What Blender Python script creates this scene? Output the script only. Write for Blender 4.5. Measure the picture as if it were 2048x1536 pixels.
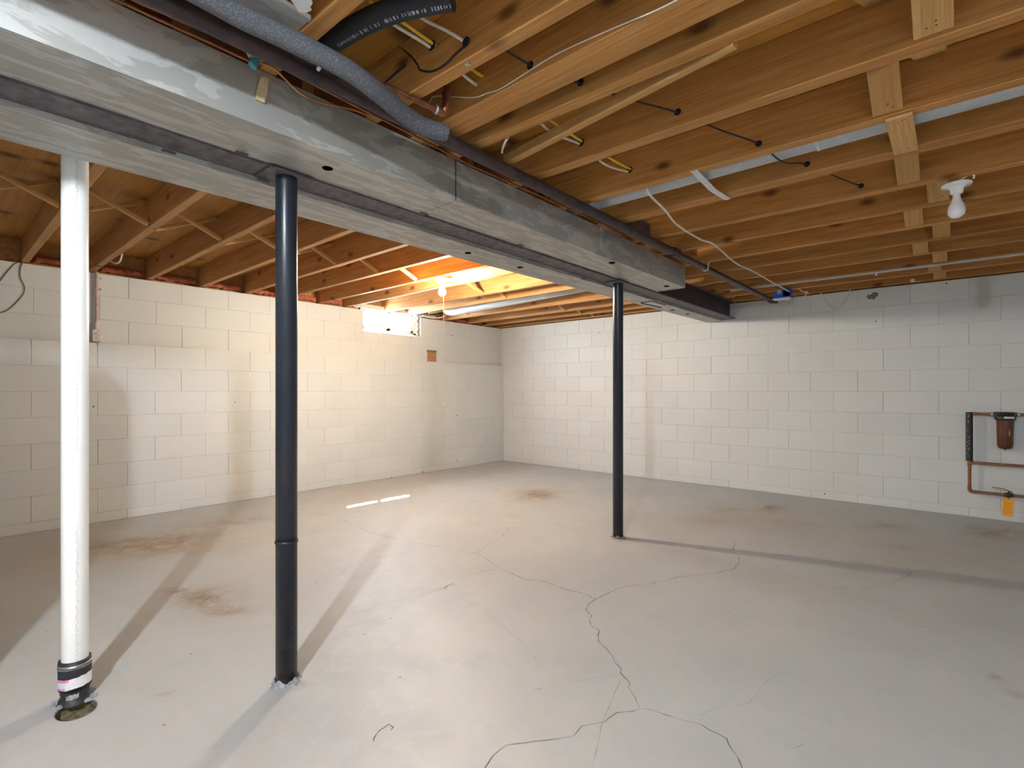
import bpy, bmesh, math, random
import numpy as np
from mathutils import Vector, Matrix, noise as mnoise
random.seed(7)
for o in list(bpy.data.objects): bpy.data.objects.remove(o)
S = bpy.context.scene
COL = S.collection

# ------------------------------------------------------------------ camera
CAM = Vector((5.408, -6.009, 1.099)); YAW = math.radians(40.988); F = 1021.5; HZ = 782.2
cd = bpy.data.cameras.new('camera'); co = bpy.data.objects.new('camera', cd); COL.objects.link(co)
co.location = CAM; co.rotation_euler = (math.pi/2, 0, YAW)
cd.sensor_width = 36.0; cd.lens = F/2048*36.0; cd.shift_y = (HZ-768)/2048; cd.clip_start = .02
S.camera = co
# ------------------------------------------------------------------ view, world, sun
vs = S.view_settings; vs.view_transform = 'Standard'; vs.look = 'None'; vs.gamma = 1; vs.use_curve_mapping = False
vs.exposure = 3.85
W = bpy.data.worlds.new('sky'); S.world = W; W.use_nodes = True
wb = W.node_tree.nodes['Background']; wb.inputs[0].default_value = (.80, .90, 1.0, 1); wb.inputs[1].default_value = 10.0
sd = bpy.data.lights.new('sun', 'SUN'); sd.energy = 9.0; sd.angle = math.radians(.8); sd.color = (1, .96, .9)
so = bpy.data.objects.new('sun', sd); COL.objects.link(so); so.location = (-3, 1, 6)
so.rotation_euler = Vector((1.16, -.92, -1.98)).to_track_quat('-Z', 'Y').to_euler()
pd = bpy.data.lights.new('window_portal', 'AREA'); pd.shape = 'RECTANGLE'; pd.size = .86; pd.size_y = .33; pd.cycles.is_portal = True
po = bpy.data.objects.new('window_portal', pd); COL.objects.link(po); po.location = (-.18, -2.07, 2.0); po.rotation_euler = (math.pi/2, 0, math.pi/2); po.rotation_euler = Vector((1,0,0)).to_track_quat('-Z','Y').to_euler()
WARM_BULB = (1.0, .88, .69); WARM_POWER = 185.0      # lit bulb on the window side
COOL_BULB = (.78, .90, 1.0); COOL_POWER = 225.0      # lit bulb behind the camera

# ------------------------------------------------------------------ pixel -> place
FW = Vector((-math.sin(YAW), math.cos(YAW), 0)); RT = Vector((math.cos(YAW), math.sin(YAW), 0)); UP = Vector((0, 0, 1))
def at(px, py, axis, val):
    d = FW + RT*((px-1024)/F) + UP*((HZ-py)/F)
    return CAM + d*((val-CAM[axis])/d[axis])
def flo(px, py, z=0.0): return at(px, py, 2, z)

# ------------------------------------------------------------------ mesh builder
class MB:
    def __init__(s): s.v = []; s.f = []; s.sm = []
    def add(s, vs, fs, smooth=False):
        n = len(s.v); s.v += [Vector(v) for v in vs]; s.f += [tuple(i+n for i in f) for f in fs]; s.sm += [smooth]*len(fs); return s
    def box(s, a, b, m=None):
        x0, y0, z0 = a; x1, y1, z1 = b
        vs = [Vector(v) for v in ((x0,y0,z0),(x1,y0,z0),(x1,y1,z0),(x0,y1,z0),(x0,y0,z1),(x1,y0,z1),(x1,y1,z1),(x0,y1,z1))]
        if m: vs = [m @ v for v in vs]
        return s.add(vs, [(3,2,1,0),(4,5,6,7),(0,1,5,4),(1,2,6,5),(2,3,7,6),(3,0,4,7)])
    def cbox(s, a, b, c=.003, m=None):            # chamfered box
        bm = bmesh.new(); bmesh.ops.create_cube(bm, size=1)
        for v in bm.verts: v.co = Vector(((a[i]+b[i])/2 + v.co[i]*(b[i]-a[i])) for i in range(3))
        bmesh.ops.bevel(bm, geom=bm.edges[:], offset=c, segments=1, affect='EDGES', profile=.5)
        bm.verts.index_update()
        s.add([(m @ v.co) if m else v.co.copy() for v in bm.verts], [[v.index for v in f.verts] for f in bm.faces]); bm.free(); return s
    def tube(s, pts, r, n=12, cap=True, smooth=True):
        pts = [Vector(p) for p in pts]; rs = r if isinstance(r, (list, tuple)) else [r]*len(pts)
        T = []
        for i in range(len(pts)):
            t = (pts[min(i+1, len(pts)-1)] - pts[max(i-1, 0)]); T.append(t.normalized())
        nrm = T[0].orthogonal().normalized(); rings = []
        for i, p in enumerate(pts):
            nrm = (nrm - T[i]*nrm.dot(T[i])).normalized(); bn = T[i].cross(nrm)
            rings.append([p + (nrm*math.cos(2*math.pi*k/n) + bn*math.sin(2*math.pi*k/n))*rs[i] for k in range(n)])
        vs = [v for rg in rings for v in rg]
        fs = [(i*n+k, i*n+(k+1) % n, (i+1)*n+(k+1) % n, (i+1)*n+k) for i in range(len(pts)-1) for k in range(n)]
        s.add(vs, fs, smooth)
        if cap: s.add(rings[0], [tuple(reversed(range(n)))]); s.add(rings[-1], [tuple(range(n))])
        return s
    def lathe(s, prof, c, n=32, axis=None, smooth=True):       # prof: (r, h) pairs, around axis through c
        ax = Vector(axis or (0,0,1)).normalized(); u = ax.orthogonal().normalized(); w = ax.cross(u); c = Vector(c)
        vs = [c + ax*h + (u*math.cos(2*math.pi*k/n)+w*math.sin(2*math.pi*k/n))*r for r, h in prof for k in range(n)]
        fs = [(i*n+k, i*n+(k+1) % n, (i+1)*n+(k+1) % n, (i+1)*n+k) for i in range(len(prof)-1) for k in range(n)]
        return s.add(vs, fs, smooth)
    def prism(s, poly, a, b):                                  # poly: list of Vectors, extruded by vector b-a
        d = Vector(b)-Vector(a); n = len(poly); vs = [Vector(p) for p in poly] + [Vector(p)+d for p in poly]
        return s.add(vs, [tuple(reversed(range(n))), tuple(range(n, 2*n))] + [(i, (i+1) % n, n+(i+1) % n, n+i) for i in range(n)])
    def mesh(s, name, org=(0,0,0)):
        me = bpy.data.meshes.new(name); o = Vector(org)
        me.from_pydata([tuple(v-o) for v in s.v], [], s.f)
        me.polygons.foreach_set('use_smooth', s.sm); me.update()
        bm = bmesh.new(); bm.from_mesh(me); bmesh.ops.recalc_face_normals(bm, faces=bm.faces[:]); bm.to_mesh(me); bm.free()
        return me
def spline(pts, k=8):                              # Catmull-Rom
    P = [Vector(p) for p in pts]; P = [P[0]*2-P[1]] + P + [P[-1]*2-P[-2]]; out = []
    for i in range(1, len(P)-2):
        for j in range(k):
            t = j/k; a, b, c, d = P[i-1:i+3]
            out.append(.5*((2*b)+(c-a)*t+(2*a-5*b+4*c-d)*t*t+(3*b-3*c+d-a)*t**3))
    out.append(P[-2]); return out

def tagp(o, label=None, cat=None, group=None, kind=None):
    if label: o['label'] = label
    if cat: o['category'] = cat
    if group: o['group'] = group
    if kind: o['kind'] = kind
    return o
def link(name, me, m, loc=(0,0,0), parent=None):
    o = bpy.data.objects.new(name, me); COL.objects.link(o); o.location = loc
    if m and me is not None and not me.materials: me.materials.append(m)
    if parent: o.parent = parent
    return o
class Thing:                                       # Empty at the base, parts as children
    def __init__(s, name, label, cat, org, group=None, kind=None):
        s.org = Vector(org); s.o = bpy.data.objects.new(name, None); COL.objects.link(s.o); s.o.location = s.org
        s.o.empty_display_size = .05; tagp(s.o, label, cat, group, kind)
    def part(s, name, mb, m, label=None, under=None):
        o = link(name, mb.mesh(name, s.org), m, (0,0,0), under or s.o)
        if label: o['label'] = label
        return o
def solo(name, mb, m, label, cat, org=None, group=None):
    if org is None:
        org = Vector((sum(v.x for v in mb.v)/len(mb.v), sum(v.y for v in mb.v)/len(mb.v), min(v.z for v in mb.v)))
    return tagp(link(name, mb.mesh(name, org), m, org), label, cat, group)
def struct(name, mb, m, org=(0,0,0)): return tagp(link(name, mb.mesh(name, org), m, org), kind='structure')

# ------------------------------------------------------------------ materials
class N:
    def __init__(s, name):
        s.m = bpy.data.materials.new(name); s.m.use_nodes = True; s.t = s.m.node_tree; s.b = s.t.nodes['Principled BSDF']
    def n(s, typ, props=None, **inp):
        x = s.t.nodes.new(typ)
        for k, v in (props or {}).items(): setattr(x, k, v)
        for k, v in inp.items():
            i = x.inputs[int(k[1:])] if k[0] == 'i' and k[1:].isdigit() else x.inputs[k]
            s.set(i, v)
        return x
    def set(s, i, v):
        if hasattr(v, 'node'): s.t.links.new(v, i)
        elif hasattr(v, 'outputs'): s.t.links.new(v.outputs[0], i)
        else: i.default_value = v
    def p(s, **k):
        for a, v in k.items(): s.set(s.b.inputs[a.replace('_', ' ')], v)
        return s
    def coord(s, which='Object', scale=(1,1,1), loc=(0,0,0), rnd=0):
        c = s.n('ShaderNodeTexCoord').outputs[which]
        if rnd:
            oi = s.n('ShaderNodeObjectInfo'); v = s.n('ShaderNodeVectorMath', {'operation':'SCALE'}); v.inputs[0].default_value = (rnd, rnd*1.7, rnd*2.3); s.t.links.new(oi.outputs['Random'], v.inputs['Scale'])
            a = s.n('ShaderNodeVectorMath', {'operation':'ADD'}); s.t.links.new(c, a.inputs[0]); s.t.links.new(v.outputs[0], a.inputs[1]); c = a.outputs[0]
        mp = s.n('ShaderNodeMapping'); s.t.links.new(c, mp.inputs[0]); mp.inputs['Scale'].default_value = scale; mp.inputs['Location'].default_value = loc
        return mp.outputs[0]
    def noise(s, co, scale=5, detail=4, rough=.55, dist=0):
        x = s.n('ShaderNodeTexNoise'); s.t.links.new(co, x.inputs['Vector']); x.inputs['Scale'].default_value = scale; x.inputs['Detail'].default_value = detail; x.inputs['Roughness'].default_value = rough; x.inputs['Distortion'].default_value = dist
        return x.outputs['Fac']
    def ramp(s, fac, stops, interp='LINEAR'):
        x = s.n('ShaderNodeValToRGB'); x.color_ramp.interpolation = interp; e = x.color_ramp.elements
        while len(e) < len(stops): e.new(.5)
        for i, (p, c) in enumerate(stops): e[i].position = p; e[i].color = (c, c, c, 1) if isinstance(c, (int, float)) else (*c, 1)
        s.t.links.new(fac, x.inputs[0]); return x.outputs[0]
    def mix(s, fac, a, b, mode='MIX'):
        x = s.n('ShaderNodeMix', {'data_type':'RGBA', 'blend_type':mode})
        s.set(x.inputs[0], fac)
        for i, v in ((6, a), (7, b)): s.set(x.inputs[i], (*v, 1) if isinstance(v, tuple) and len(v) == 3 else v)
        return x.outputs[2]
    def math(s, op, a, b=0.0):
        x = s.n('ShaderNodeMath', {'operation':op}); s.set(x.inputs[0], a); s.set(x.inputs[1], b); return x.outputs[0]
    def bump(s, h, strength=.3, dist=.002):
        x = s.n('ShaderNodeBump'); x.inputs['Strength'].default_value = strength; x.inputs['Distance'].default_value = dist; s.t.links.new(h, x.inputs['Height']); s.set(s.b.inputs['Normal'], x.outputs[0]); return s
def srgb(r, g, b):
    f = lambda c: (c/255/12.92 if c/255 <= .04045 else ((c/255+.055)/1.055)**2.4)
    return (f(r), f(g), f(b))
def plain(name, rgb, rough=.5, metal=0.0, var=.12, scale=30, bump=0.0):
    k = N(name); co = k.coord(rnd=3); f = k.noise(co, scale, 4)
    lo = tuple(c*(1-var) for c in rgb); hi = tuple(min(1, c*(1+var)) for c in rgb)
    k.p(Base_Color=k.ramp(f, [(.3, lo), (.7, hi)]), Roughness=rough, Metallic=metal)
    if bump: k.bump(f, bump, .001)
    return k.m

def wood(name, cols, knots=True, gscale=1.0, rough=.62, varl=.22):
    k = N(name); co = k.coord(rnd=9)
    g = k.coord(scale=(.9*gscale, 16*gscale, 16*gscale), rnd=9)
    f1 = k.noise(g, 2.4, 6, .62, .5); g2 = k.coord(scale=(1.6, 75, 75), rnd=5); f2 = k.noise(g2, 2.6, 4, .65, .3)
    c = k.ramp(f1, [(.30, cols[0]), (.48, cols[1]), (.66, cols[2])])
    c = k.mix(k.ramp(f2, [(.45, 0.0), (.68, .6)]), c, cols[3])
    big = k.noise(co, 1.1, 3); c = k.mix(k.ramp(big, [(.35, 0.0), (.75, .45)]), c, cols[3])
    if knots:
        v = k.n('ShaderNodeTexVoronoi', {'voronoi_dimensions': '2D'}); sx = k.n('ShaderNodeSeparateXYZ'); k.t.links.new(k.coord(scale=(2.6, 2.0, 5.2), rnd=11), sx.inputs[0]); cx = k.n('ShaderNodeCombineXYZ')
        k.t.links.new(sx.outputs[0], cx.inputs[0]); k.t.links.new(k.math('ADD', sx.outputs[1], sx.outputs[2]), cx.inputs[1]); k.t.links.new(cx.outputs[0], v.inputs['Vector']); v.inputs['Scale'].default_value = 1.0
        sel = k.n('ShaderNodeSeparateColor'); k.t.links.new(v.outputs['Color'], sel.inputs[0])
        kn = k.math('MULTIPLY', k.ramp(v.outputs['Distance'], [(.04, 1.0), (.085, .6), (.15, 0.0)]), k.math('GREATER_THAN', sel.outputs[0], .68))
        c = k.mix(k.math('MULTIPLY', kn, .85), c, cols[4])
    oi = k.n('ShaderNodeObjectInfo'); br = k.ramp(oi.outputs['Random'], [(0, 1-varl), (1, 1.0)])
    c = k.mix(1.0, c, br, 'MULTIPLY')
    k.p(Base_Color=c, Roughness=rough, Specular_IOR_Level=.3).bump(f1, .25, .002)
    return k.m

M = {}
M['joist'] = wood('joist_wood', [(.42,.18,.045), (.57,.28,.082), (.67,.36,.12), (.36,.135,.030), (.10,.032,.010)])
M['joist_l'] = wood('joist_wood_red', [(.42,.195,.060), (.56,.285,.10), (.66,.365,.145), (.37,.15,.042), (.12,.04,.015)])
M['pale'] = wood('pale_wood', [(.55,.30,.10), (.66,.38,.14), (.72,.46,.19), (.50,.24,.07), (.20,.08,.025)], gscale=1.4)
M['ply'] = wood('plywood', [(.46,.20,.04), (.64,.31,.06), (.72,.38,.09), (.36,.13,.022), (.10,.035,.012)], gscale=.55, rough=.55)
M['raw'] = wood('raw_wood', [(.62,.48,.28), (.70,.56,.34), (.76,.63,.42), (.55,.40,.20), (.3,.18,.08)], knots=False)

def m_block(name, col):
    k = N(name); co = k.coord(rnd=13); wco = k.n('ShaderNodeNewGeometry').outputs['Position']
    f = k.noise(co, 90, 5, .7); b = k.noise(wco, 1.3, 3)
    c = k.mix(k.ramp(b, [(.35, 0.0), (.7, 1.0)]), col, tuple(x*.95 for x in col))
    c = k.mix(k.ramp(f, [(.60, 0.0), (.85, .25)]), c, tuple(x*.72 for x in col))
    oi = k.n('ShaderNodeObjectInfo'); c = k.mix(1.0, c, k.ramp(oi.outputs['Random'], [(0, .955), (1, 1.0)]), 'MULTIPLY')
    k.p(Base_Color=c, Roughness=.48, Specular_IOR_Level=.45).bump(f, .35, .0016)
    return k.m
M['block'] = m_block('painted_block', (.675, .68, .67))
M['mortar'] = m_block('painted_mortar', (.63, .635, .625))

def m_floor():
    k = N('painted_concrete'); pos = k.n('ShaderNodeNewGeometry').outputs['Position']
    def sc(s): 
        mp = k.n('ShaderNodeMapping'); k.t.links.new(pos, mp.inputs[0]); mp.inputs['Scale'].default_value = s; return mp.outputs[0]
    base = k.noise(pos, 1.2, 5, .6); fine = k.noise(pos, 60, 4, .7); mid = k.noise(pos, 9, 6, .65)
    c = k.ramp(base, [(.3, (.41,.417,.42)), (.7, (.475,.482,.486))])
    c = k.mix(k.ramp(mid, [(.5, 0.0), (.8, .3)]), c, (.385,.38,.37))
    c = k.mix(k.ramp(fine, [(.62, 0.0), (.8, .22)]), c, (.30,.29,.27))
    def attr(n):
        a = k.n('ShaderNodeAttribute'); a.attribute_name = n; return a.outputs['Fac']
    st = k.noise(sc((1,1,1)), 9, 9, .74, .9); st2 = k.noise(pos, 3.5, 4, .6)
    rust = k.math('MULTIPLY', k.ramp(attr('rust'), [(0, 0.0), (1, 1.0)]), k.ramp(st, [(.38, .12), (.56, 1.25)]))
    c = k.mix(k.math('MINIMUM', rust, .92), c, k.ramp(st2, [(.3, (.20,.11,.055)), (.7, (.27,.175,.105))]))
    tan = k.math('MULTIPLY', attr('tan'), k.ramp(st2, [(.3, .35), (.65, 1.0)]))
    c = k.mix(k.math('MINIMUM', tan, .7), c, (.38,.315,.235))
    wn = k.math('MULTIPLY', attr('worn'), k.ramp(st, [(.40, 0.0), (.60, 1.0)]))
    c = k.mix(k.math('MINIMUM', wn, .4), c, (.36,.355,.37))
    v = k.n('ShaderNodeTexVoronoi', {'voronoi_dimensions': '2D'}); k.t.links.new(sc((1,1,1)), v.inputs['Vector']); v.inputs['Scale'].default_value = 2.6; v.inputs['Randomness'].default_value = 1
    sp = k.n('ShaderNodeSeparateColor'); k.t.links.new(v.outputs['Color'], sp.inputs[0])
    c = k.mix(k.math('MULTIPLY', k.ramp(v.outputs['Distance'], [(.009, .75), (.015, 0.0)]), k.math('GREATER_THAN', sp.outputs[0], .6)), c, (.10,.085,.07))
    r = k.ramp(mid, [(.3, .44), (.7, .56)]); 
    k.p(Base_Color=c, Roughness=r, Specular_IOR_Level=.5)
    h = k.math('ADD', k.math('MULTIPLY', fine, .3), mid); k.bump(h, .18, .003)
    return k.m
M['floor'] = m_floor()
M['crack'] = plain('crack_dark', (.10,.092,.082), .9)
M['crack_faint'] = plain('crack_faint', (.32,.31,.295), .8)
M['grout'] = plain('pale_grout', (.29,.30,.315), .8, var=.45, scale=60, bump=.5)
M['pit'] = plain('pit_dirt', (.17,.145,.09), .85, var=.6, scale=45, bump=.8)

def m_galv(name, a, b, streak=(1,1,1), lo=.45, metal=.55):
    k = N(name); pos = k.coord('Object', streak); f = k.noise(pos, 3.2, 7, .62, .6); g = k.noise(k.coord('Object'), 45, 3)
    big = k.noise(k.coord('Object'), 1.1, 3)
    c = k.mix(k.ramp(f, [(lo, 0.0), (lo+.035, 1.0)]), a, b)
    c = k.mix(k.ramp(big, [(.4, 0.0), (.7, .5)]), c, tuple((x+y)/2*.9 for x, y in zip(a, b)))
    c = k.mix(k.ramp(g, [(.4, 0.0), (.7, .15)]), c, (.6,.6,.58))
    k.p(Base_Color=c, Roughness=k.ramp(f, [(lo, .46), (lo+.03, .58)]), Metallic=metal, Specular_IOR_Level=.4)
    return k.m
def m_duct():
    k = N('galvanised_duct'); po = k.coord('Object'); z = k.n('ShaderNodeSeparateXYZ'); k.t.links.new(po, z.inputs[0])
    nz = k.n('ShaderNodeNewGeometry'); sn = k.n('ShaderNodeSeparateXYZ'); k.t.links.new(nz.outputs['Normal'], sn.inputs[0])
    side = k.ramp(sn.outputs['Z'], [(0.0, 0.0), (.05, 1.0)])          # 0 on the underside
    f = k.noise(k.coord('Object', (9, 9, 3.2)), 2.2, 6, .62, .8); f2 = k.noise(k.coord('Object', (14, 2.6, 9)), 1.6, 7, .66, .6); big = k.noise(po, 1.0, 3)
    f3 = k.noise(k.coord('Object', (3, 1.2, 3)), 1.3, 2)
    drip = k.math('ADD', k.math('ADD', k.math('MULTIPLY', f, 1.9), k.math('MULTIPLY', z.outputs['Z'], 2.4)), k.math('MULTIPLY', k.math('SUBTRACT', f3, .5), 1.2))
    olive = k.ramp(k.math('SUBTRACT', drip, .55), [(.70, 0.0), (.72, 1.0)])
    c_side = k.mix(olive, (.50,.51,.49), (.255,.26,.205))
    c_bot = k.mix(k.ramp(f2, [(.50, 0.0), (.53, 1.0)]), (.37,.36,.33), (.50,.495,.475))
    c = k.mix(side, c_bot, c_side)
    c = k.mix(k.ramp(big, [(.42, 0.0), (.7, .35)]), c, (.40,.40,.38))
    fs = k.noise(po, 90, 3, .7); c = k.mix(k.ramp(fs, [(.66, 0.0), (.75, .3)]), c, (.68,.68,.67))
    k.p(Base_Color=c, Roughness=.5, Metallic=.28, Specular_IOR_Level=.4); return k.m
M['duct'] = m_duct()
M['galv'] = m_galv('galvanised_plain', (.50,.51,.51), (.60,.61,.61), lo=.55, metal=.5)
M['white_duct'] = m_galv('white_zinc_pipe', (.47,.50,.52), (.56,.59,.61), lo=.6, metal=.3)
M['seam'] = plain('seam_dark', (.05,.05,.05), .6)
M['dark_hole'] = plain('dark_hole', (.006,.006,.008), .9)
M['beam'] = plain('dark_beam_paint', (.045,.036,.046), .5, .1, .35, 12, .2)
M['flange'] = plain('worn_flange_paint', (.115,.10,.108), .6, .1, .45, 25, .25)

def m_post():
    k = N('black_post_paint'); pos = k.coord('Object'); f = k.noise(pos, 120, 3, .7); d = k.noise(pos, 38, 5, .7)
    z = k.n('ShaderNodeSeparateXYZ'); k.t.links.new(pos, z.inputs[0]); low = k.ramp(z.outputs['Z'], [(0.0, 1.0), (.09, .25), (.35, .05), (1, 0.0)])
    c = k.mix(k.ramp(f, [(.69, 0.0), (.73, .6)]), (.013,.017,.026), (.35,.35,.36))
    c = k.mix(k.math('MULTIPLY', low, k.ramp(d, [(.42, 0.0), (.6, 1.0)])), c, (.15,.09,.055))
    k.p(Base_Color=c, Roughness=.33, Specular_IOR_Level=.5).bump(f, .25, .0008); return k.m
M['post'] = m_post()
def m_marked(name, base, ink, zdir, rough, lo=.5, per=55, band=(-.10,.09)):
    # a narrow run of small illegible print along the tube
    k = N(name); pos = k.coord('Object'); s = k.n('ShaderNodeSeparateXYZ'); k.t.links.new(pos, s.inputs[0])
    ang = k.math('ARCTAN2', s.outputs['Y'], s.outputs['X'])
    inb = k.math('MULTIPLY', k.math('GREATER_THAN', ang, band[0]), k.math('LESS_THAN', ang, band[1]))
    mp = k.n('ShaderNodeMapping'); k.t.links.new(pos, mp.inputs[0]); mp.inputs['Scale'].default_value = (60, 60, per)
    t = k.noise(mp.outputs[0], 2.2, 2, .5); big = k.noise(k.coord('Object', (0,0,1)), 1.9, 1)
    msk = k.math('MULTIPLY', k.math('MULTIPLY', inb, k.ramp(t, [(lo, 0.0), (lo+.05, .8)])), k.ramp(big, [(.42, 0.0), (.47, 1.0)]))
    k.p(Base_Color=k.mix(msk, base, ink), Roughness=rough, Specular_IOR_Level=.5); return k.m
M['pvc'] = m_marked('white_pvc', (.80,.80,.79), (.50,.51,.56), 2, .32, per=130)
M['rubber'] = plain('black_rubber', (.022,.021,.024), .55, var=.4, scale=40)
M['steel'] = plain('band_steel', (.55,.53,.50), .35, .8)
M['sticker_w'] = plain('white_sticker', (.74,.73,.76), .5)
M['sticker_p'] = plain('pink_sticker', (.80,.20,.52), .5, var=.4, scale=60)
def m_foam(name, col, spk):
    k = N(name); co = k.coord('Object'); f = k.noise(co, 190, 3, .7); g = k.noise(co, 9, 2)
    c = k.mix(k.ramp(f, [(.5, 0.0), (.72, 1.0)]), col, spk); k.p(Base_Color=c, Roughness=.75).bump(f, .6, .002); return k.m
M['foam'] = m_foam('grey_foam_sleeve', (.085,.088,.10), (.21,.22,.24))
M['foam2'] = m_foam('black_foam_sleeve', (.022,.025,.032), (.045,.05,.06))
M['ink_w'] = plain('white_print', (.42,.43,.45), .7)
M['iron'] = plain('iron_pipe', (.060,.038,.040), .45, .3, .35, 20, .2)
M['copper'] = plain('old_copper', (.30,.125,.065), .42, .75, .3, 25)
M['copper_b'] = plain('bright_copper', (.55,.25,.12), .38, .8, .25, 25)
M['solder'] = plain('solder', (.6,.6,.6), .35, .8)
M['cable_w'] = plain('white_cable', (.72,.66,.56), .5)
M['cable_y'] = plain('yellow_cable', (.78,.50,.035), .5)
M['cable_k'] = plain('black_cable', (.025,.018,.015), .55)
M['wire_b'] = plain('brown_wire', (.20,.12,.06), .5)
M['white_pl'] = plain('white_plastic', (.78,.78,.77), .35, var=.04)
M['porc'] = plain('white_porcelain', (.80,.79,.76), .22, var=.03)
M['bulb_off'] = plain('frosted_bulb', (.80,.80,.82), .18, var=.02)
M['blue'] = plain('blue_plastic', (.02,.12,.60), .4)
M['teal'] = plain('teal_plastic', (.07,.30,.38), .4)
M['strap'] = plain('grey_strap', (.62,.64,.66), .45, .2)
M['filter'] = plain('brown_filter_bowl', (.115,.036,.014), .16, var=.25, scale=8)
M['black_pl'] = plain('black_plastic', (.03,.024,.026), .42)
M['orange'] = plain('orange_tag', (.90,.40,.02), .6, var=.05)
M['tagline'] = plain('tag_print', (.50,.20,.015), .6)
M['gold'] = plain('gold_print', (.60,.42,.12), .5)
M['insul'] = plain('pink_insulation', (.42,.11,.06), .95, var=.5, scale=25, bump=1.0)
M['outlet'] = plain('painted_outlet', (.62,.56,.55), .5, var=.3, scale=80)
M['conduit_p'] = plain('painted_conduit', (.50,.36,.29), .5, var=.2)
M['winframe'] = plain('white_window_frame', (.60,.63,.62), .4, var=.03)
M['clay'] = plain('bare_clay_block', (.45,.20,.10), .85, var=.35, scale=40, bump=.6)
M['bare'] = plain('bare_grey_block', (.17,.165,.155), .85, var=.4, scale=70, bump=.6)
M['debris'] = plain('peeling_caulk', (.62,.50,.34), .8, var=.35, scale=60, bump=.7)
M['enamel'] = plain('heater_enamel', (.62,.62,.60), .35, var=.03)
k = N('window_glass'); tr = k.n('ShaderNodeBsdfTransparent'); gl_ = k.n('ShaderNodeBsdfGlossy'); gl_.inputs['Roughness'].default_value = .02
mx = k.n('ShaderNodeMixShader'); mx.inputs[0].default_value = .06; k.t.links.new(tr.outputs[0], mx.inputs[1]); k.t.links.new(gl_.outputs[0], mx.inputs[2])
k.t.links.new(mx.outputs[0], k.t.nodes['Material Output'].inputs['Surface']); M['glass'] = k.m
def m_emit(name, col, st):
    k = N(name); k.p(Base_Color=(.9,.9,.9,1), Emission_Color=(*col, 1), Emission_Strength=st); return k.m
M['lit_warm'] = m_emit('lit_bulb_warm', WARM_BULB, WARM_POWER)
M['lit_cool'] = m_emit('lit_bulb_cool', COOL_BULB, COOL_POWER)

# ------------------------------------------------------------------ room shell
XE = 7.05; YB = -9.6; ZT = 2.092; ZJ = 2.10; ZC = 2.285; Z0 = .079; CH = .2032; BL = .4064
HOLE = Vector((3.118, -5.665, 0)); HR = .070
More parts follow.
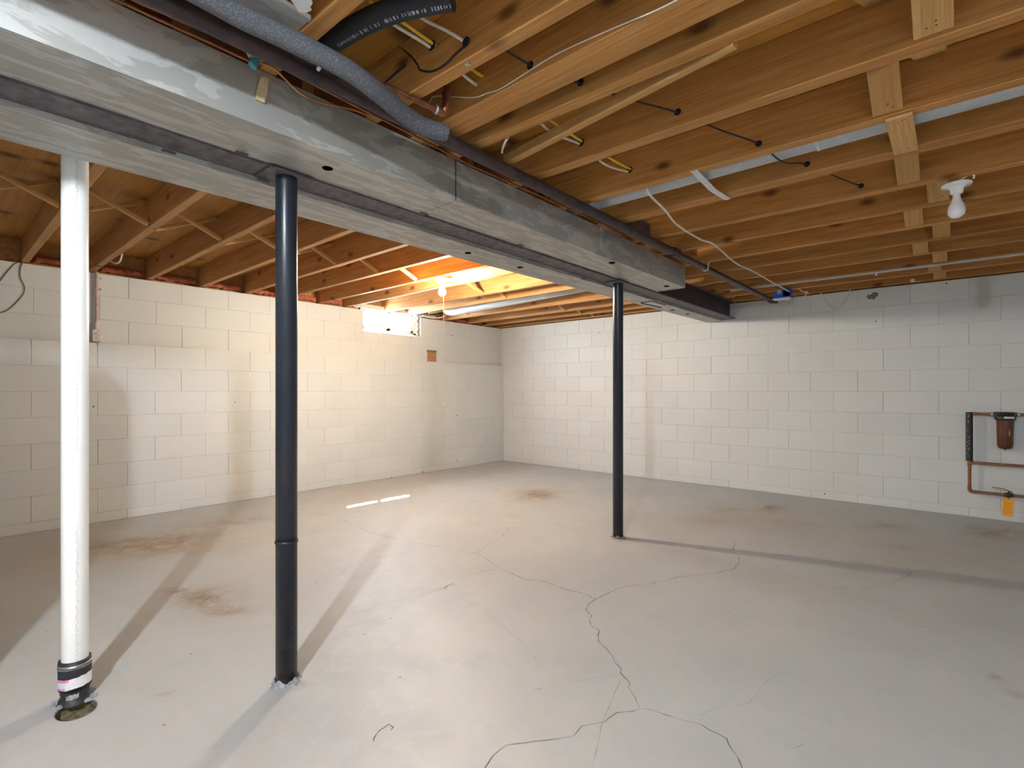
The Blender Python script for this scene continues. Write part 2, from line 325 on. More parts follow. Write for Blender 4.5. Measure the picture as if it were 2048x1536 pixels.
# floor: fine grid carrying stain masks, with a real round cleanout pit
def build_floor():
    step = .03; x0, x1, y0, y1 = -.3, XE+.1, YB-.1, .3
    nx = int((x1-x0)/step); ny = int((y1-y0)/step)
    X = x0+np.arange(nx+1)*step; Y = y0+np.arange(ny+1)*step; gx, gy = np.meshgrid(X, Y)
    ci0 = int((HOLE.x-HR-.03-x0)/step); ci1 = int((HOLE.x+HR+.03-x0)/step)+1; cj0 = int((HOLE.y-HR-.03-y0)/step); cj1 = int((HOLE.y+HR+.03-y0)/step)+1
    I, J = np.meshgrid(np.arange(nx), np.arange(ny)); keep = ~((I >= ci0) & (I < ci1) & (J >= cj0) & (J < cj1)); I = I[keep]; J = J[keep]
    a = J*(nx+1)+I; F4 = np.stack([a, a+1, a+nx+2, a+nx+1], 1)
    V = np.stack([gx.ravel(), gy.ravel(), np.zeros(gx.size)], 1)
    # ring of faces between the square cut-out and the circle
    ring = []
    for i in range(ci0, ci1): ring.append((i, cj0))
    for j in range(cj0, cj1): ring.append((ci1, j))
    for i in range(ci1, ci0, -1): ring.append((i, cj1))
    for j in range(cj1, cj0, -1): ring.append((ci0, j))
    idx = [j*(nx+1)+i for i, j in ring]; n = len(idx); ext = []
    for q in idx:
        d = math.atan2(V[q][1]-HOLE.y, V[q][0]-HOLE.x); ext.append((HOLE.x+HR*math.cos(d), HOLE.y+HR*.82*math.sin(d), 0))
    base = len(V); V = np.vstack([V, np.array(ext)]); R4 = np.array([[idx[k], idx[(k+1) % n], base+(k+1) % n, base+k] for k in range(n)])
    me = bpy.data.meshes.new('floor'); me.from_pydata(V.tolist(), [], np.vstack([F4, R4]).tolist())
    def blob(lst):
        m = np.zeros(len(V))
        for c, u, v, s in lst:
            c = flo(*c); u = flo(*u)-c; v = flo(*v)-c; det = u.x*v.y-u.y*v.x
            dx = V[:,0]-c.x; dy = V[:,1]-c.y; A = (dx*v.y-dy*v.x)/det; B = (-dx*u.y+dy*u.x)/det
            m += s*np.exp(-(A*A+B*B)*1.1)
        return np.clip(m, 0, 1)
    rust = blob([((310,1093),(400,1085),(315,1112),.95), ((360,1075),(440,1066),(360,1084),.7), ((220,1090),(300,1083),(220,1104),.6), ((500,1040),(560,1033),(500,1047),.35), ((400,1050),(480,1042),(402,1060),.3),
                 ((415,1195),(470,1190),(420,1215),.9), ((450,1222),(495,1220),(452,1232),.7), ((355,1182),(385,1180),(356,1190),.6),
                 ((1072,991),(1110,990),(1072,1000),.9), ((1075,985),(1095,985),(1075,990),.7),
                 ((1543,1017),(1568,1017),(1543,1024),.95), ((1455,1020),(1490,1020),(1455,1026),.45), ((1415,1042),(1460,1042),(1415,1052),.35),
                 ((1780,1052),(1830,1056),(1780,1058),.55), ((1800,1095),(1850,1100),(1800,1103),.35), ((1990,1065),(2060,1072),(1990,1078),.7),
                 ((1995,1355),(2012,1360),(1995,1362),.55), ((2030,1388),(2045,1392),(2030,1394),.6), ((330,1387),(350,1383),(331,1392),.5), ((1246,1077),(1256,1078),(1246,1083),.8), ((598,1368),(608,1366),(600,1380),.6)])
    tan = blob([((330,1085),(600,1060),(340,1130),.55), ((430,1200),(560,1190),(440,1260),.35), ((1080,990),(1180,985),(1080,1015),.5), ((1450,1035),(1620,1030),(1450,1075),.5), ((1650,1060),(1900,1075),(1650,1110),.45),
                ((1900,1120),(2100,1130),(1900,1180),.35), ((1400,1110),(1500,1125),(1400,1128),.3), ((1560,1170),(1700,1190),(1560,1200),.25), ((700,1000),(760,990),(700,1020),.25), ((100,1120),(250,1100),(110,1180),.35)])
    worn = blob([((740,1130),(850,1120),(745,1180),.7), ((720,1320),(820,1310),(725,1390),.9), ((790,1450),(900,1440),(800,1530),.9), ((900,1320),(980,1315),(902,1345),.6), ((760,1230),(850,1220),(762,1270),.5), ((650,1440),(740,1430),(655,1520),.5)])
    for nm, arr in (('rust', rust), ('tan', tan), ('worn', worn)):
        at_ = me.attributes.new(nm, 'FLOAT', 'POINT'); at_.data.foreach_set('value', arr.astype(np.float32))
    me.update(); o = link('floor', me, M['floor']); tagp(o, kind='structure')
    rimp = [Vector(e) for e in ext]
    p = MB(); n2 = len(rimp)
    p.add(rimp + [v+Vector((0,0,-.035)) for v in rimp], [(i, (i+1) % n2, n2+(i+1) % n2, n2+i) for i in range(n2)], True)
    low = [HOLE + (v-HOLE)*s_ + Vector((0,0,-.035+.006*random.random())) for s_ in (1, .72, .4) for v in rimp]
    p.add(low, [(r*n2+i, r*n2+(i+1) % n2, (r+1)*n2+(i+1) % n2, (r+1)*n2+i) for r in (0, 1) for i in range(n2)] + [tuple(range(2*n2, 3*n2))])
    link('cleanout_pit', p.mesh('cleanout_pit'), M['pit'], parent=o)
    rm = MB(); rm.tube([v+Vector((0,0,-.004)) for v in rimp+[rimp[0]]], .004, 6, False); link('pit_rim', rm.mesh('pit_rim'), M['bare'], parent=o)
    return o
floor = build_floor()

def crack(pts, w, m, jit=.010, org=None, sc=2.4157):
    P = [flo(org[0]+x/sc, org[1]+y/sc) if org else flo(x, y) for x, y in pts]; Q = []
    for a, b in zip(P, P[1:]):
        n = max(2, int((b-a).length/.025))
        for i in range(n):
            q = a.lerp(b, i/n); s = 1 if i else 0
            q += Vector((random.uniform(-jit, jit), random.uniform(-jit, jit), 0))*s*.6; Q.append(q)
    Q.append(P[-1]); vs = []; fs = []
    for i, q in enumerate(Q):
        t = (Q[min(i+1, len(Q)-1)]-Q[max(i-1, 0)]).normalized(); nn = Vector((-t.y, t.x, 0)); ww = .72*w*random.uniform(.35, 1.3)*(.3 if i in (0, len(Q)-1) else 1)/2
        vs += [q+nn*ww+UP*.0006, q-nn*ww+UP*.0006]
        if i: fs.append((2*i-2, 2*i-1, 2*i+1, 2*i))
    mb = MB(); mb.add(vs, fs); link('crack', mb.mesh('crack'), m, parent=floor)
A0 = (600, 900); B0 = (1300, 900)
crack([(0,285),(160,325),(215,340),(310,388),(465,432),(640,463),(760,485),(857,500)], .0035, M['crack'], org=A0)
crack([(857,500),(900,525),(950,562),(1010,590),(1080,625),(1160,632),(1215,648),(1285,675),(1350,688),(1430,720)], .005, M['crack'], org=A0)
crack([(1691,648),(1600,655),(1530,670),(1475,700),(1430,720),(1395,745),(1383,775),(1410,800),(1395,820),(1415,858),(1440,865),(1442,925),(1480,960),(1515,1012),(1555,1060),(1550,1080),(1590,1120),(1585,1145),(1620,1195),(1640,1248)], .0048, M['crack'], .008, A0)
crack([(1640,1248),(1610,1262),(1530,1270),(1470,1315),(1360,1335),(1320,1385),(1210,1400),(1000,1425),(930,1480),(860,1580)], .004, M['crack'], .005, A0)
crack([(-43,1250),(0,1255),(165,1308),(245,1325),(280,1350),(370,1395),(400,1455),(430,1500),(460,1570)], .004, M['crack'], .005, B0)
crack([(0,650),(100,622),(200,605),(320,597),(405,575),(430,545),(430,515)], .0048, M['crack'], org=B0)
crack([(398,487),(412,445)], .004, M['crack'], org=B0)
crack([(857,500),(900,465),(965,425),(1010,380)], .003, M['crack'], org=A0)
crack([(1010,380),(1070,335),(1200,320)], .003, M['crack_faint'], org=A0)
crack([(55,840),(190,820),(330,765),(460,730),(600,700),(690,665),(750,650)], .0032, M['crack_faint'], org=A0)
crack([(690,665),(740,695),(870,770),(980,850),(1060,920),(1120,980),(1145,1030)], .003, M['crack_faint'], .003, A0)
crack([(1130,1160),(1175,1150)], .006, M['crack'], .002, A0)
crack([(1175,1150),(1250,1135),(1400,1105),(1540,1090)], .0022, M['crack_faint'], .002, A0)
crack([(1555,1100),(1500,1220),(1460,1320),(1440,1420),(1410,1530)], .004, M['crack_faint'], .003, A0)
crack([(215,1290),(340,1240),(480,1225),(540,1150),(580,1100),(700,1070)], .0025, M['crack_faint'], .004, B0)
crack([(870,672),(960,665)], .003, M['crack'], .002, B0)
crack([(1000,672),(1130,660),(1190,635),(1270,592)], .0028, M['crack'], .003, B0)
crack([(355,1410),(362,1385),(385,1355),(430,1325),(450,1340),(435,1358)], .005, M['crack'], .002, A0)
crack([(810,602),(850,595),(890,585),(950,578)], .0035, M['crack'], .004, A0)
crack([(693,676),(712,655),(740,645),(750,652)], .006, M['crack'], .002, A0)
crack([(625,1415),(670,1435),(700,1440),(745,1420)], .004, M['crack_faint'], .002, B0)
crack([(853,1295),(882,1332)], .006, M['crack_faint'], .002, B0)

# ---- block walls
bcache = {}
def block_mesh(l, h):
    key = (round(l, 3), round(h, 3))
    if key not in bcache:
        b = MB(); b.cbox((-l/2, 0, -h/2), (l/2, .04, h/2), .0020); me = b.mesh('block'); me.materials.append(M['block']); bcache[key] = me
    return bcache[key]
def rects(a0, a1, z0, z1, hole):
    if not hole or a1 <= hole[0] or a0 >= hole[1] or z1 <= hole[2] or z0 >= hole[3]: return [(a0, a1, z0, z1)]
    out = []
    if a0 < hole[0]: out.append((a0, hole[0], z0, z1))
    if a1 > hole[1]: out.append((hole[1], a1, z0, z1))
    m0, m1 = max(a0, hole[0]), min(a1, hole[1])
    if z0 < hole[2]: out.append((m0, m1, z0, hole[2]))
    if z1 > hole[3]: out.append((m0, m1, hole[3], z1))
    return out
def lay(wall, place, rot, lo, hi, off, courses, hole=None):
    for c, (z0, z1) in courses:
        s = off + (BL/2 if c % 2 else 0); i = math.floor((lo-s)/BL)
        while s+i*BL < hi:
            a0 = max(lo, s+i*BL); a1 = min(hi, s+(i+1)*BL); i += 1
            if a1-a0 < .03: continue
            for r in rects(a0, a1, z0, z1, hole):
                gl = random.choice((.0025, .003, .004, .0055)); gh = .0022
                if r[1]-r[0] < .03 or r[3]-r[2] < .02: continue
                o = bpy.data.objects.new('block', block_mesh(r[1]-r[0]-gl, r[3]-r[2]-gh)); COL.objects.link(o); o.parent = wall
                o.location = place((r[0]+r[1])/2, (r[2]+r[3])/2, random.uniform(-.0008, .0008)); o.rotation_euler = (0, 0, rot)
COURSE = [(-1, (0, Z0))] + [(c, (Z0+c*CH, Z0+(c+1)*CH)) for c in range(9)] + [(9, (Z0+9*CH, ZT))]
LEDGE = Z0+7*CH; WIN = (-2.50, -1.60, 1.83, 3.0); XU = -.055
CLAY = (-1.495, -1.318, LEDGE, 1.664)
wl = MB(); rc = .0036
wl.box((-.255, YB, -.02), (-rc, .25, LEDGE-.001))
wl.box((-.255, YB, LEDGE-.001), (XU-rc, .25, WIN[2]))
wl.box((-.255, YB, WIN[2]), (XU-rc, WIN[0], ZT)); wl.box((-.255, WIN[1], WIN[2]), (XU-rc, .25, ZT))
wall_left = struct('wall_left', wl, M['mortar'])
YL = -7.6
lay(wall_left, lambda a, z, d: (d, a, z), math.pi/2, YL, -.001, -5.4666, COURSE[:8])
lay(wall_left, lambda a, z, d: (XU+d, a, z), math.pi/2, YL, -.001, -5.4666+.02, COURSE[8:10], None)
for o in [c for c in wall_left.children if c.location.z > Z0+7*CH]: bpy.data.objects.remove(o)
lay(wall_left, lambda a, z, d: (XU+d, a, z), math.pi/2, YL, -.001, -5.4666+.02, [COURSE[8]], CLAY)
lay(wall_left, lambda a, z, d: (XU+d, a, z), math.pi/2, YL, -.001, -5.4666+.02, COURSE[9:], WIN)
lg = MB(); lg.box((XU-rc, YB, LEDGE-.03), (-rc, 0, LEDGE)); link('ledge', lg.mesh('ledge'), M['mortar'], parent=wall_left)
wr = MB(); wr.box((-.25, rc, -.02), (XE+.25, .25, ZT-.002)); wall_right = struct('wall_right', wr, M['mortar'])
lay(wall_right, lambda a, z, d: (a, d, z), 0, .0, XE, 2.2448+BL/2, COURSE)
wbk = MB(); wbk.box((-.25, YB-.2, -.02), (XE+.25, YB, ZT+.25)); struct('wall_back', wbk, M['mortar'])
wsd = MB(); wsd.box((XE, YB, -.02), (XE+.2, .25, ZT+.25)); struct('wall_side', wsd, M['mortar'])
# bare patch where the paint has flaked, on the right wall
pp = [(1733,593),(1737,589),(1741,590),(1745,585),(1752,584),(1757,587),(1756,591),(1751,595),(1748,601),(1744,597),(1739,599),(1735,597)]
q = MB(); q.prism([at(x, y, 1, -.0012) for x, y in pp], (0,0,0), (0,.001,0)); link('bare_patch', q.mesh('bare_patch'), M['bare'], parent=wall_right)
for x, y in ((1751.5,643),(1649,988),(1893,567),(1199,666)):
    c = at(x, y, 1, -.001); q = MB(); q.lathe([(.0005,-.001),(.006,-.001),(.006,.001)], c, 8, (0,1,0)); link('nail_hole', q.mesh('nail_hole'), M['dark_hole'], parent=wall_right)
for x, y, r in ((903,671,.012),(201,557,.006),(470,805,.006),(914,831,.010),(913,921,.010),(932,929,.008),(845,944,.012),(783,955,.01),(187,813,.008)):
    c = at(x, y, 0, XU-.0 if y < 700 else 0.0); c.x += .001; q = MB(); q.lathe([(.0005,.001),(r*.6,.001),(r,-.001)], c, 8, (1,0,0)); link('chip', q.mesh('chip'), M['bare'], parent=wall_left)
# caulk curling off and the bare clay block in the wall
q = MB(); q.cbox((XU-.03, CLAY[0]+.006, LEDGE+.002), (XU-.0015, CLAY[1]-.006, CLAY[3]-.026), .004)
solo('clay_block', q, M['clay'], 'small bare orange clay block set in the white wall above the ledge', 'block')

g_ = MB(); g_.box((XU-.004, CLAY[0], CLAY[3]-.03), (XU-.0025, CLAY[1], CLAY[3])); link('niche_shade_strip', g_.mesh('niche_shade_strip'), M['bare'], parent=wall_left)  # dark grey strip above the clay block, painting the shadow at the niche top
# ---- ceiling: subfloor sheets
cl = MB(); cl.box((-.14, YB, ZC+.019), (XE+.2, .25, ZC+.08)); ceiling = struct('ceiling', cl, M['ply'])
shm = MB(); shm.box((-1.2175,-.6075,0), (1.2175,.6075,.019)); shme = shm.mesh('plywood_sheet'); shme.materials.append(M['ply'])
shm = MB(); shm.box((-.6075,-.6075,0), (.6075,.6075,.019)); shme2 = shm.mesh('plywood_sheet'); shme2.materials.append(M['ply'])
for j in range(8):
    for i in range(3 + j % 2):
        hs = j % 2 and i == 0
        o = bpy.data.objects.new('plywood_sheet', shme2 if hs else shme); COL.objects.link(o); o.parent = ceiling
        o.location = (-.14 + (.61 if hs else 1.22 + 2.44*i - 1.22*(j % 2)), .25-.61-1.22*j, ZC)

# ---- window
def build_window():
    t = bpy.data.objects.new('window_1', None); COL.objects.link(t); t.location = (-.1, -2.07, 1.83); t['kind'] = 'structure'
    org = Vector(t.location); y0, y1, z0, z1 = -2.50, -1.66, 1.842, 2.165
    def part(n, mb, m, par=None): return link(n, mb.mesh(n, org), m, parent=par or t)
    f = MB(); f.box((-.155,y0,z0), (-.10,y0+.035,z1)); f.box((-.155,y1-.035,z0), (-.10,y1,z1)); f.box((-.155,y0,z0), (-.10,y1,z0+.03)); f.box((-.155,y0,z1-.03), (-.10,y1,z1)); part('window_frame', f, M['winframe'])
    ym = -2.085
    for a, b, xx in ((y0+.035, ym+.015, -.14), (ym-.015, y1-.035, -.115)):
        s = MB(); w = .034; s.box((xx-.01,a,z0+.03), (xx+.01,a+w,z1-.03)); s.box((xx-.01,b-w,z0+.03), (xx+.01,b,z1-.03)); s.box((xx-.01,a,z0+.03), (xx+.01,b,z0+.03+w)); s.box((xx-.01,a,z1-.03-w), (xx+.01,b,z1-.03))
        so_ = part('sash', s, M['winframe']); g = MB(); g.box((xx-.002,a+w,z0+.03+w), (xx+.002,b-w,z1-.03-w)); part('pane', g, M['glass'], so_)
    s = MB(); s.prism([Vector((-.10,-2.5,1.83)), Vector((XU+.004,-2.5,1.826)), Vector((XU+.004,-2.5,1.832)), Vector((-.10,-2.5,1.852))], (0,0,0), (0,.9,0)); s.box((-.255,-2.5,1.82), (-.10,-1.6,1.842)); part('window_sill', s, M['winframe'])
    h = MB(); h.box((-.155,-2.52,2.145), (XU+.002,-1.58,2.165)); h.box((XU-.012,-2.62,2.112), (XU+.006,-1.35,2.146)); part('window_head', h, M['winframe'])
    c = MB(); pts = [Vector((-.09+.012*math.sin(i*1.1), -1.643+.012*math.sin(i*1.7), 1.845+i*.0125)) for i in range(24)]; c.tube(pts, [.013+.006*random.random() for _ in pts], 7); part('caulk_strip', c, M['debris'])
    r = MB(); r.box((-.155,-1.66,1.842), (-.14,-1.60,2.15)); r.box((-.255,-1.606,1.83),(XU,-1.60,2.15)); r.box((-.255,-2.5,1.83),(XU-.002,-2.494,2.15)); part('jamb', r, M['winframe'])
build_window()

# ---- sill plates and rim boards closing the joist bays
t_ = MB(); t_.box((-.20, YB, ZT), (-.10, -2.56, ZJ)); t_.box((-.20, -1.56, ZT), (-.10, .1, ZJ)); struct('trim_1', t_, M['joist_l'])
t_ = MB(); t_.box((-.16, YB, ZJ), (-.12, -2.52, ZC+.02)); t_.box((-.16, -1.58, ZJ), (-.12, .25, ZC+.02)); t_.box((-.155,-2.53,2.165), (-.12,-1.57,ZC+.02)); struct('trim_2', t_, M['joist_l'])
t_ = MB(); t_.box((-.12, .06, ZT), (XE, .10, ZC+.02)); struct('trim_3', t_, M['joist_l'])

ORD = 'zeroth first second third fourth fifth sixth seventh eighth ninth tenth eleventh twelfth thirteenth fourteenth fifteenth sixteenth seventeenth'.split()
# ------------------------------------------------------------------ floor joists
JM = {}
def joist_obj(x0, x1, y, th, m, label, group, name='floor_joist', parent=None):
    key = (round(x1-x0, 3), th, m.name)
    if key not in JM:
        b = MB(); L = x1-x0; b.cbox((-L/2, 0, 0), (L/2, th, ZC-ZJ), .003); me = b.mesh('floor_joist'); me.materials.append(m); JM[key] = me
    o = bpy.data.objects.new(name, JM[key]); COL.objects.link(o)
    if parent: o.parent = parent; o.location = ((x0+x1)/2-parent.location.x, y-parent.location.y, 0)
    else: o.location = ((x0+x1)/2, y, ZJ); tagp(o, label, 'joist', group)
    return o
RX0, RX1 = 3.30, 7.05
GR = 'joists on the iron pipe side'; PL = 'plain floor joist over the iron pipe, %s from the unlit bulb towards the filter wall'
RJ = {'a0': (-5.31,.05,'floor joist beside the sheet-metal pan and torn white plastic'), 'al': (-4.93,.05,'floor joist drilled for the yellow and white cables, black wire clipped on its face'),
      'ga': (-4.54,.055,'floor joist with a loose wood strip hanging below its edge'), 'de': (-4.14,.06,'floor joist drilled for the yellow cable pair, next beyond the loose strip'),
      'jb': (-3.72,.055,'floor joist against the white round pipe, metal strap nailed to its edge'), 'jd': (-2.88,.05,'floor joist carrying the white unlit bulb holder'),
      'je': (-2.475,.05,PL % ORD[1]), 'jf': (-2.05,.05,PL % ORD[2]), 'jg': (-1.64,.05,PL % ORD[3]), 'jh': (-1.235,.05,PL % ORD[4]), 'ji': (-.825,.05,'floor joist with thin white conduit along its lower edge'),
      'jj': (-.44,.05,'floor joist with the blue electrical box fixed to its underside'), 'jk': (-.06,.05,'last floor joist lying along the top of the wall with the water filter')}
for kx, (y, th, lb) in RJ.items():
    o = joist_obj(RX0, RX1, y, th, M['joist'], lb, GR)
    if y < -2.3: o.rotation_euler.z = .018; o.location.y += .010
for y in (-5.72, -6.12, -6.62, -7.12, -7.53, -7.94, -8.35, -8.76, -9.17): joist_obj(RX0, RX1, y, .05, M['joist'], 'floor joist past the metal pan, above the daylight bulb end', 'joists past the metal pan')
for y, th, lb in ((-4.745, .058, 'doubled floor joist with copper elbow in its end and thin wire stapled along it'), (-3.35, .043, 'doubled floor joist holding the free end of the metal strap')):
    d = Thing('doubled_joist', lb, 'joist', ((RX0+RX1)/2, y, ZJ), GR)
    for i in (0, 1): joist_obj(RX0, RX1, y+i*(th+.0015), th, M['joist'], None, None, 'board', d.o)
LX0, LX1 = -.12, 3.62
GL = 'joists on the window side'; LPL = 'plain single reddish floor joist resting on the wall with the window'
LJ = [-6.73,-6.33,-5.925,-5.518,-5.11,-4.705,-4.28,-3.865,-3.48,-3.07,-2.74,-2.19,-1.84,-1.18,-.72,-.36]
for y in LJ:
    lb = {-3.07:'floor joist beside the lit pull-string bulb', -2.74:'floor joist just past the lit bulb with white cable along it', -2.19:'floor joist ending over the small bright window, first past its left side', -1.84:'floor joist ending over the small bright window, beside the round duct', -1.18:'floor joist just beyond the short round duct', -5.11:'floor joist above the wall outlet conduit'}.get(y) or ('window-side floor joist, %s from the outlet conduit towards the lit bulb' % ORD[LJ.index(y)-4] if -5 < y < -3 else 'window-side floor joist, %s past the outlet conduit away from the lit bulb' % ORD[4-LJ.index(y)] if y < -5 else 'window-side floor joist, %s past the short round duct towards the far wall' % ORD[LJ.index(y)-13])
    joist_obj(LX0 if not -2.4 < y < -1.65 else -.115, LX1, y, .045, M['joist_l'], lb, GL)
joist_obj(LX0, LX1, -.055, .045, M['joist_l'], 'last window-side floor joist lying along the top of the far wall', GL)
for y in (-7.13,-7.54,-7.95,-8.36,-8.77,-9.2): joist_obj(LX0, LX1, y, .045, M['joist_l'], 'floor joist over the part of the room past the water heater', 'joists past the water heater')

# cross bridging
def strut(p0, p1, w, h, m, label, group):
    p0 = Vector(p0); p1 = Vector(p1); L = (p1-p0).length
    key = ('s', round(L, 2), w, h, m.name)
    if key not in JM: b = MB(); b.cbox((-L/2, -w/2, -h/2), (L/2, w/2, h/2), .0015); me = b.mesh('bridging_strut'); me.materials.append(m); JM[key] = me
    o = bpy.data.objects.new('bridging_strut', JM[key]); COL.objects.link(o)
    x = (p1-p0).normalized(); y = Vector((1,0,0)); z = x.cross(y).normalized(); y = z.cross(x)
    o.matrix_world = Matrix.Translation((p0+p1)/2) @ Matrix((x, y, z)).transposed().to_4x4()
    tagp(o, label, 'strut', group)
    if w > .05:
        if 'nail' not in JM:
            q = MB(); q.lathe([(.0005,.0008),(.0022,.0006),(.0028,0)], (0,0,0), 8); me = q.mesh('nail_head'); me.materials.append(M['seam']); JM['nail'] = me
        for sx in (-1, 1):
            for i in range(random.choice((2, 3))):
                n_ = bpy.data.objects.new('nail_head', JM['nail']); COL.objects.link(n_); n_.parent = o
                zz = 1 if z.z < 0 else -1
                n_.location = (sx*(L/2-random.uniform(.02,.05)), random.uniform(-.3,.3)*w, zz*h/2); n_.rotation_euler = (0 if zz > 0 else math.pi, 0, 0)
    return o
RY = [(-5.31,.05),(-4.93,.05),(-4.745,.1175),(-4.54,.055),(-4.14,.06),(-3.72,.055),(-3.35,.0875),(-2.88,.05),(-2.475,.05),(-2.05,.05),(-1.64,.05),(-1.235,.05),(-.825,.05),(-.44,.05),(-.06,.05)]
FB = {-4.93:5.22,-4.14:5.36,-3.72:5.222,-3.35:5.252,-2.88:5.236,-2.475:5.338,-2.05:5.217,-1.64:5.338,-1.235:5.215,-.825:5.315,-.44:5.276,-.06:5.30}
zl, zh = ZJ+.012, ZC-.014
for bi, ((ya, ta), (yb, tb)) in enumerate(zip(RY, RY[1:])):
    bay = ORD[len(RY)-1-bi]
    if yb not in FB: continue
    xf = FB[yb]
    if yb == -3.35:
        strut((xf, ya+ta-.03, ZJ-.0075), (xf, yb+.01, ZJ-.0075), .08, .012, M['pale'], 'flat pale wood strip nailed across the bay under the white round pipe', None); continue
    xm = xf + (.12 if xf < 5.28 else -.12)
    strut((xf, ya+ta+.002, zh), (xf, yb-.002, zl), .088, .018, M['pale'], 'flat wood bridging strut in the %s joist bay from filter wall, low at wall-side joist' % bay, 'wide bridging struts by the unlit bulb')
    strut((xm, ya+ta+.002, zl), (xm, yb-.002, zh), .088, .018, M['pale'], 'flat wood bridging strut in the %s joist bay from filter wall, high at wall-side joist' % bay, 'wide bridging struts by the unlit bulb')
LL = LJ + [-.055]
for bi, (ya, yb) in enumerate(zip(LL, LL[1:])):
    bay = ORD[len(LL)-1-bi]
    if yb-ya < .2 or -2.0 < ya < -1.5: continue
    strut((1.62, ya+.047, zl), (1.62, yb-.002, zh), .034, .022, M['pale'], 'slim cross-bridging strut in %s window-side bay from far corner, high at corner-side joist' % bay, 'slim bridging struts')
    strut((1.70, ya+.047, zh), (1.70, yb-.002, zl), .034, .022, M['pale'], 'slim cross-bridging strut in %s window-side bay from far corner, low at corner-side joist' % bay, 'slim bridging struts')
# loose strip hanging under a joist
a = flo(1010, 333, 2.092); b = flo(1470, 95, 2.092); s = MB(); d = (b-a).normalized(); nn = Vector((-d.y, d.x, 0))*.012
s.prism([a-nn, a+nn, a+nn+Vector((0,0,.045)), a-nn+Vector((0,0,.045))], a, b); solo('wood_strip', s, M['pale'], 'loose narrow wood strip hanging askew beneath a joist', 'strip')
# pink insulation on the wall top between joists
for i, (ya, yb) in enumerate(zip(LJ[3:], LJ[4:])):
    if ya < -5.9 or -2.8 < ya < -1.6: continue
    b = MB(); y0, y1 = ya+.05, yb-.006; n = 14; pts = []
    for j in range(n+1): pts.append(Vector((-.085+.012*random.random(), y0+.03+(y1-y0-.06)*j/n, ZT+.044+.008*random.random())))
    b.tube(pts, [.022+.012*random.random() for _ in pts], 9); solo('insulation_roll', b, M['insul'], 'scrap of pink insulation on the window wall top, %s joist bay from far corner' % ORD[len(LJ)-3-i], 'insulation', group='insulation scraps on the window wall')

# ------------------------------------------------------------------ steel beam, posts
BX = 3.465; ZB = 1.915
bt = Thing('steel_beam', 'dark steel beam spanning the room, carried by the black posts', 'beam', (BX, -4.8, ZB))
w = MB(); w.box((BX-.004, YB, ZB+.011), (BX+.004, .04, ZJ-.011)); bt.part('web', w, M['beam'])
w = MB(); w.box((BX-.065, YB, ZB), (BX+.065, .03, ZB+.011)); bt.part('bottom_flange', w, M['flange'])
w = MB(); w.box((BX-.065, YB, ZJ-.011), (BX+.065, .04, ZJ-.0005)); bt.part('top_flange', w, M['beam'])
def post(px, py, label, collar):
    a = flo(px, py); d = (a-CAM); d.z = 0; dn = d.normalized(); x = BX+.028; tt = (x-CAM.x)/dn.x; c = Vector((x, CAM.y+dn.y*tt, 0))
    t = Thing('steel_post', label, 'post', c); r = .0385
    s = MB(); s.lathe([(.001,0),(r,0),(r,ZB-.008)], c, 40); t.part('shaft', s, M['post'])
    p = MB(); p.cbox((c.x-.075, c.y-.085, ZB-.009), (c.x+.055, c.y+.085, ZB-.0005), .001); t.part('cap_plate', p, M['flange'])
    g = MB(); pts = []
    prof = [(r+.016, 0), (r+.010, .006), (r+.002, .016)]; n = 36
    vs = [c+Vector((math.cos(2*math.pi*k/n), math.sin(2*math.pi*k/n), 0))*(R_*(1+(.10*math.sin(k*1.9)+.08*math.sin(k*.7+1))*(R_-r)/.016))+Vector((0,0,h*(1+.5*math.sin(k*.9)))) for R_, h in prof for k in range(n)]
    g.add(vs, [(i*n+k, i*n+(k+1) % n, (i+1)*n+(k+1) % n, (i+1)*n+k) for i in range(2) for k in range(n)], True); t.part('grout_foot', g, M['grout'] if collar else M['bare'])
    if collar:
        z = CAM.z+(HZ-1082)*((c-CAM).dot(FW))/F; q = MB(); q.lathe([(r,z-.006),(r+.003,z-.004),(r+.003,z+.004),(r,z+.006)], (c.x,c.y,0), 40); t.part('joint_ring', q, M['post'])
    return c
P1 = post(573, 1381, 'black steel post with a raised ring joint, beside the white drain pipe', True)
P2 = post(1236, 1074, 'black steel post without a ring joint, towards the far wall end of the beam', False)

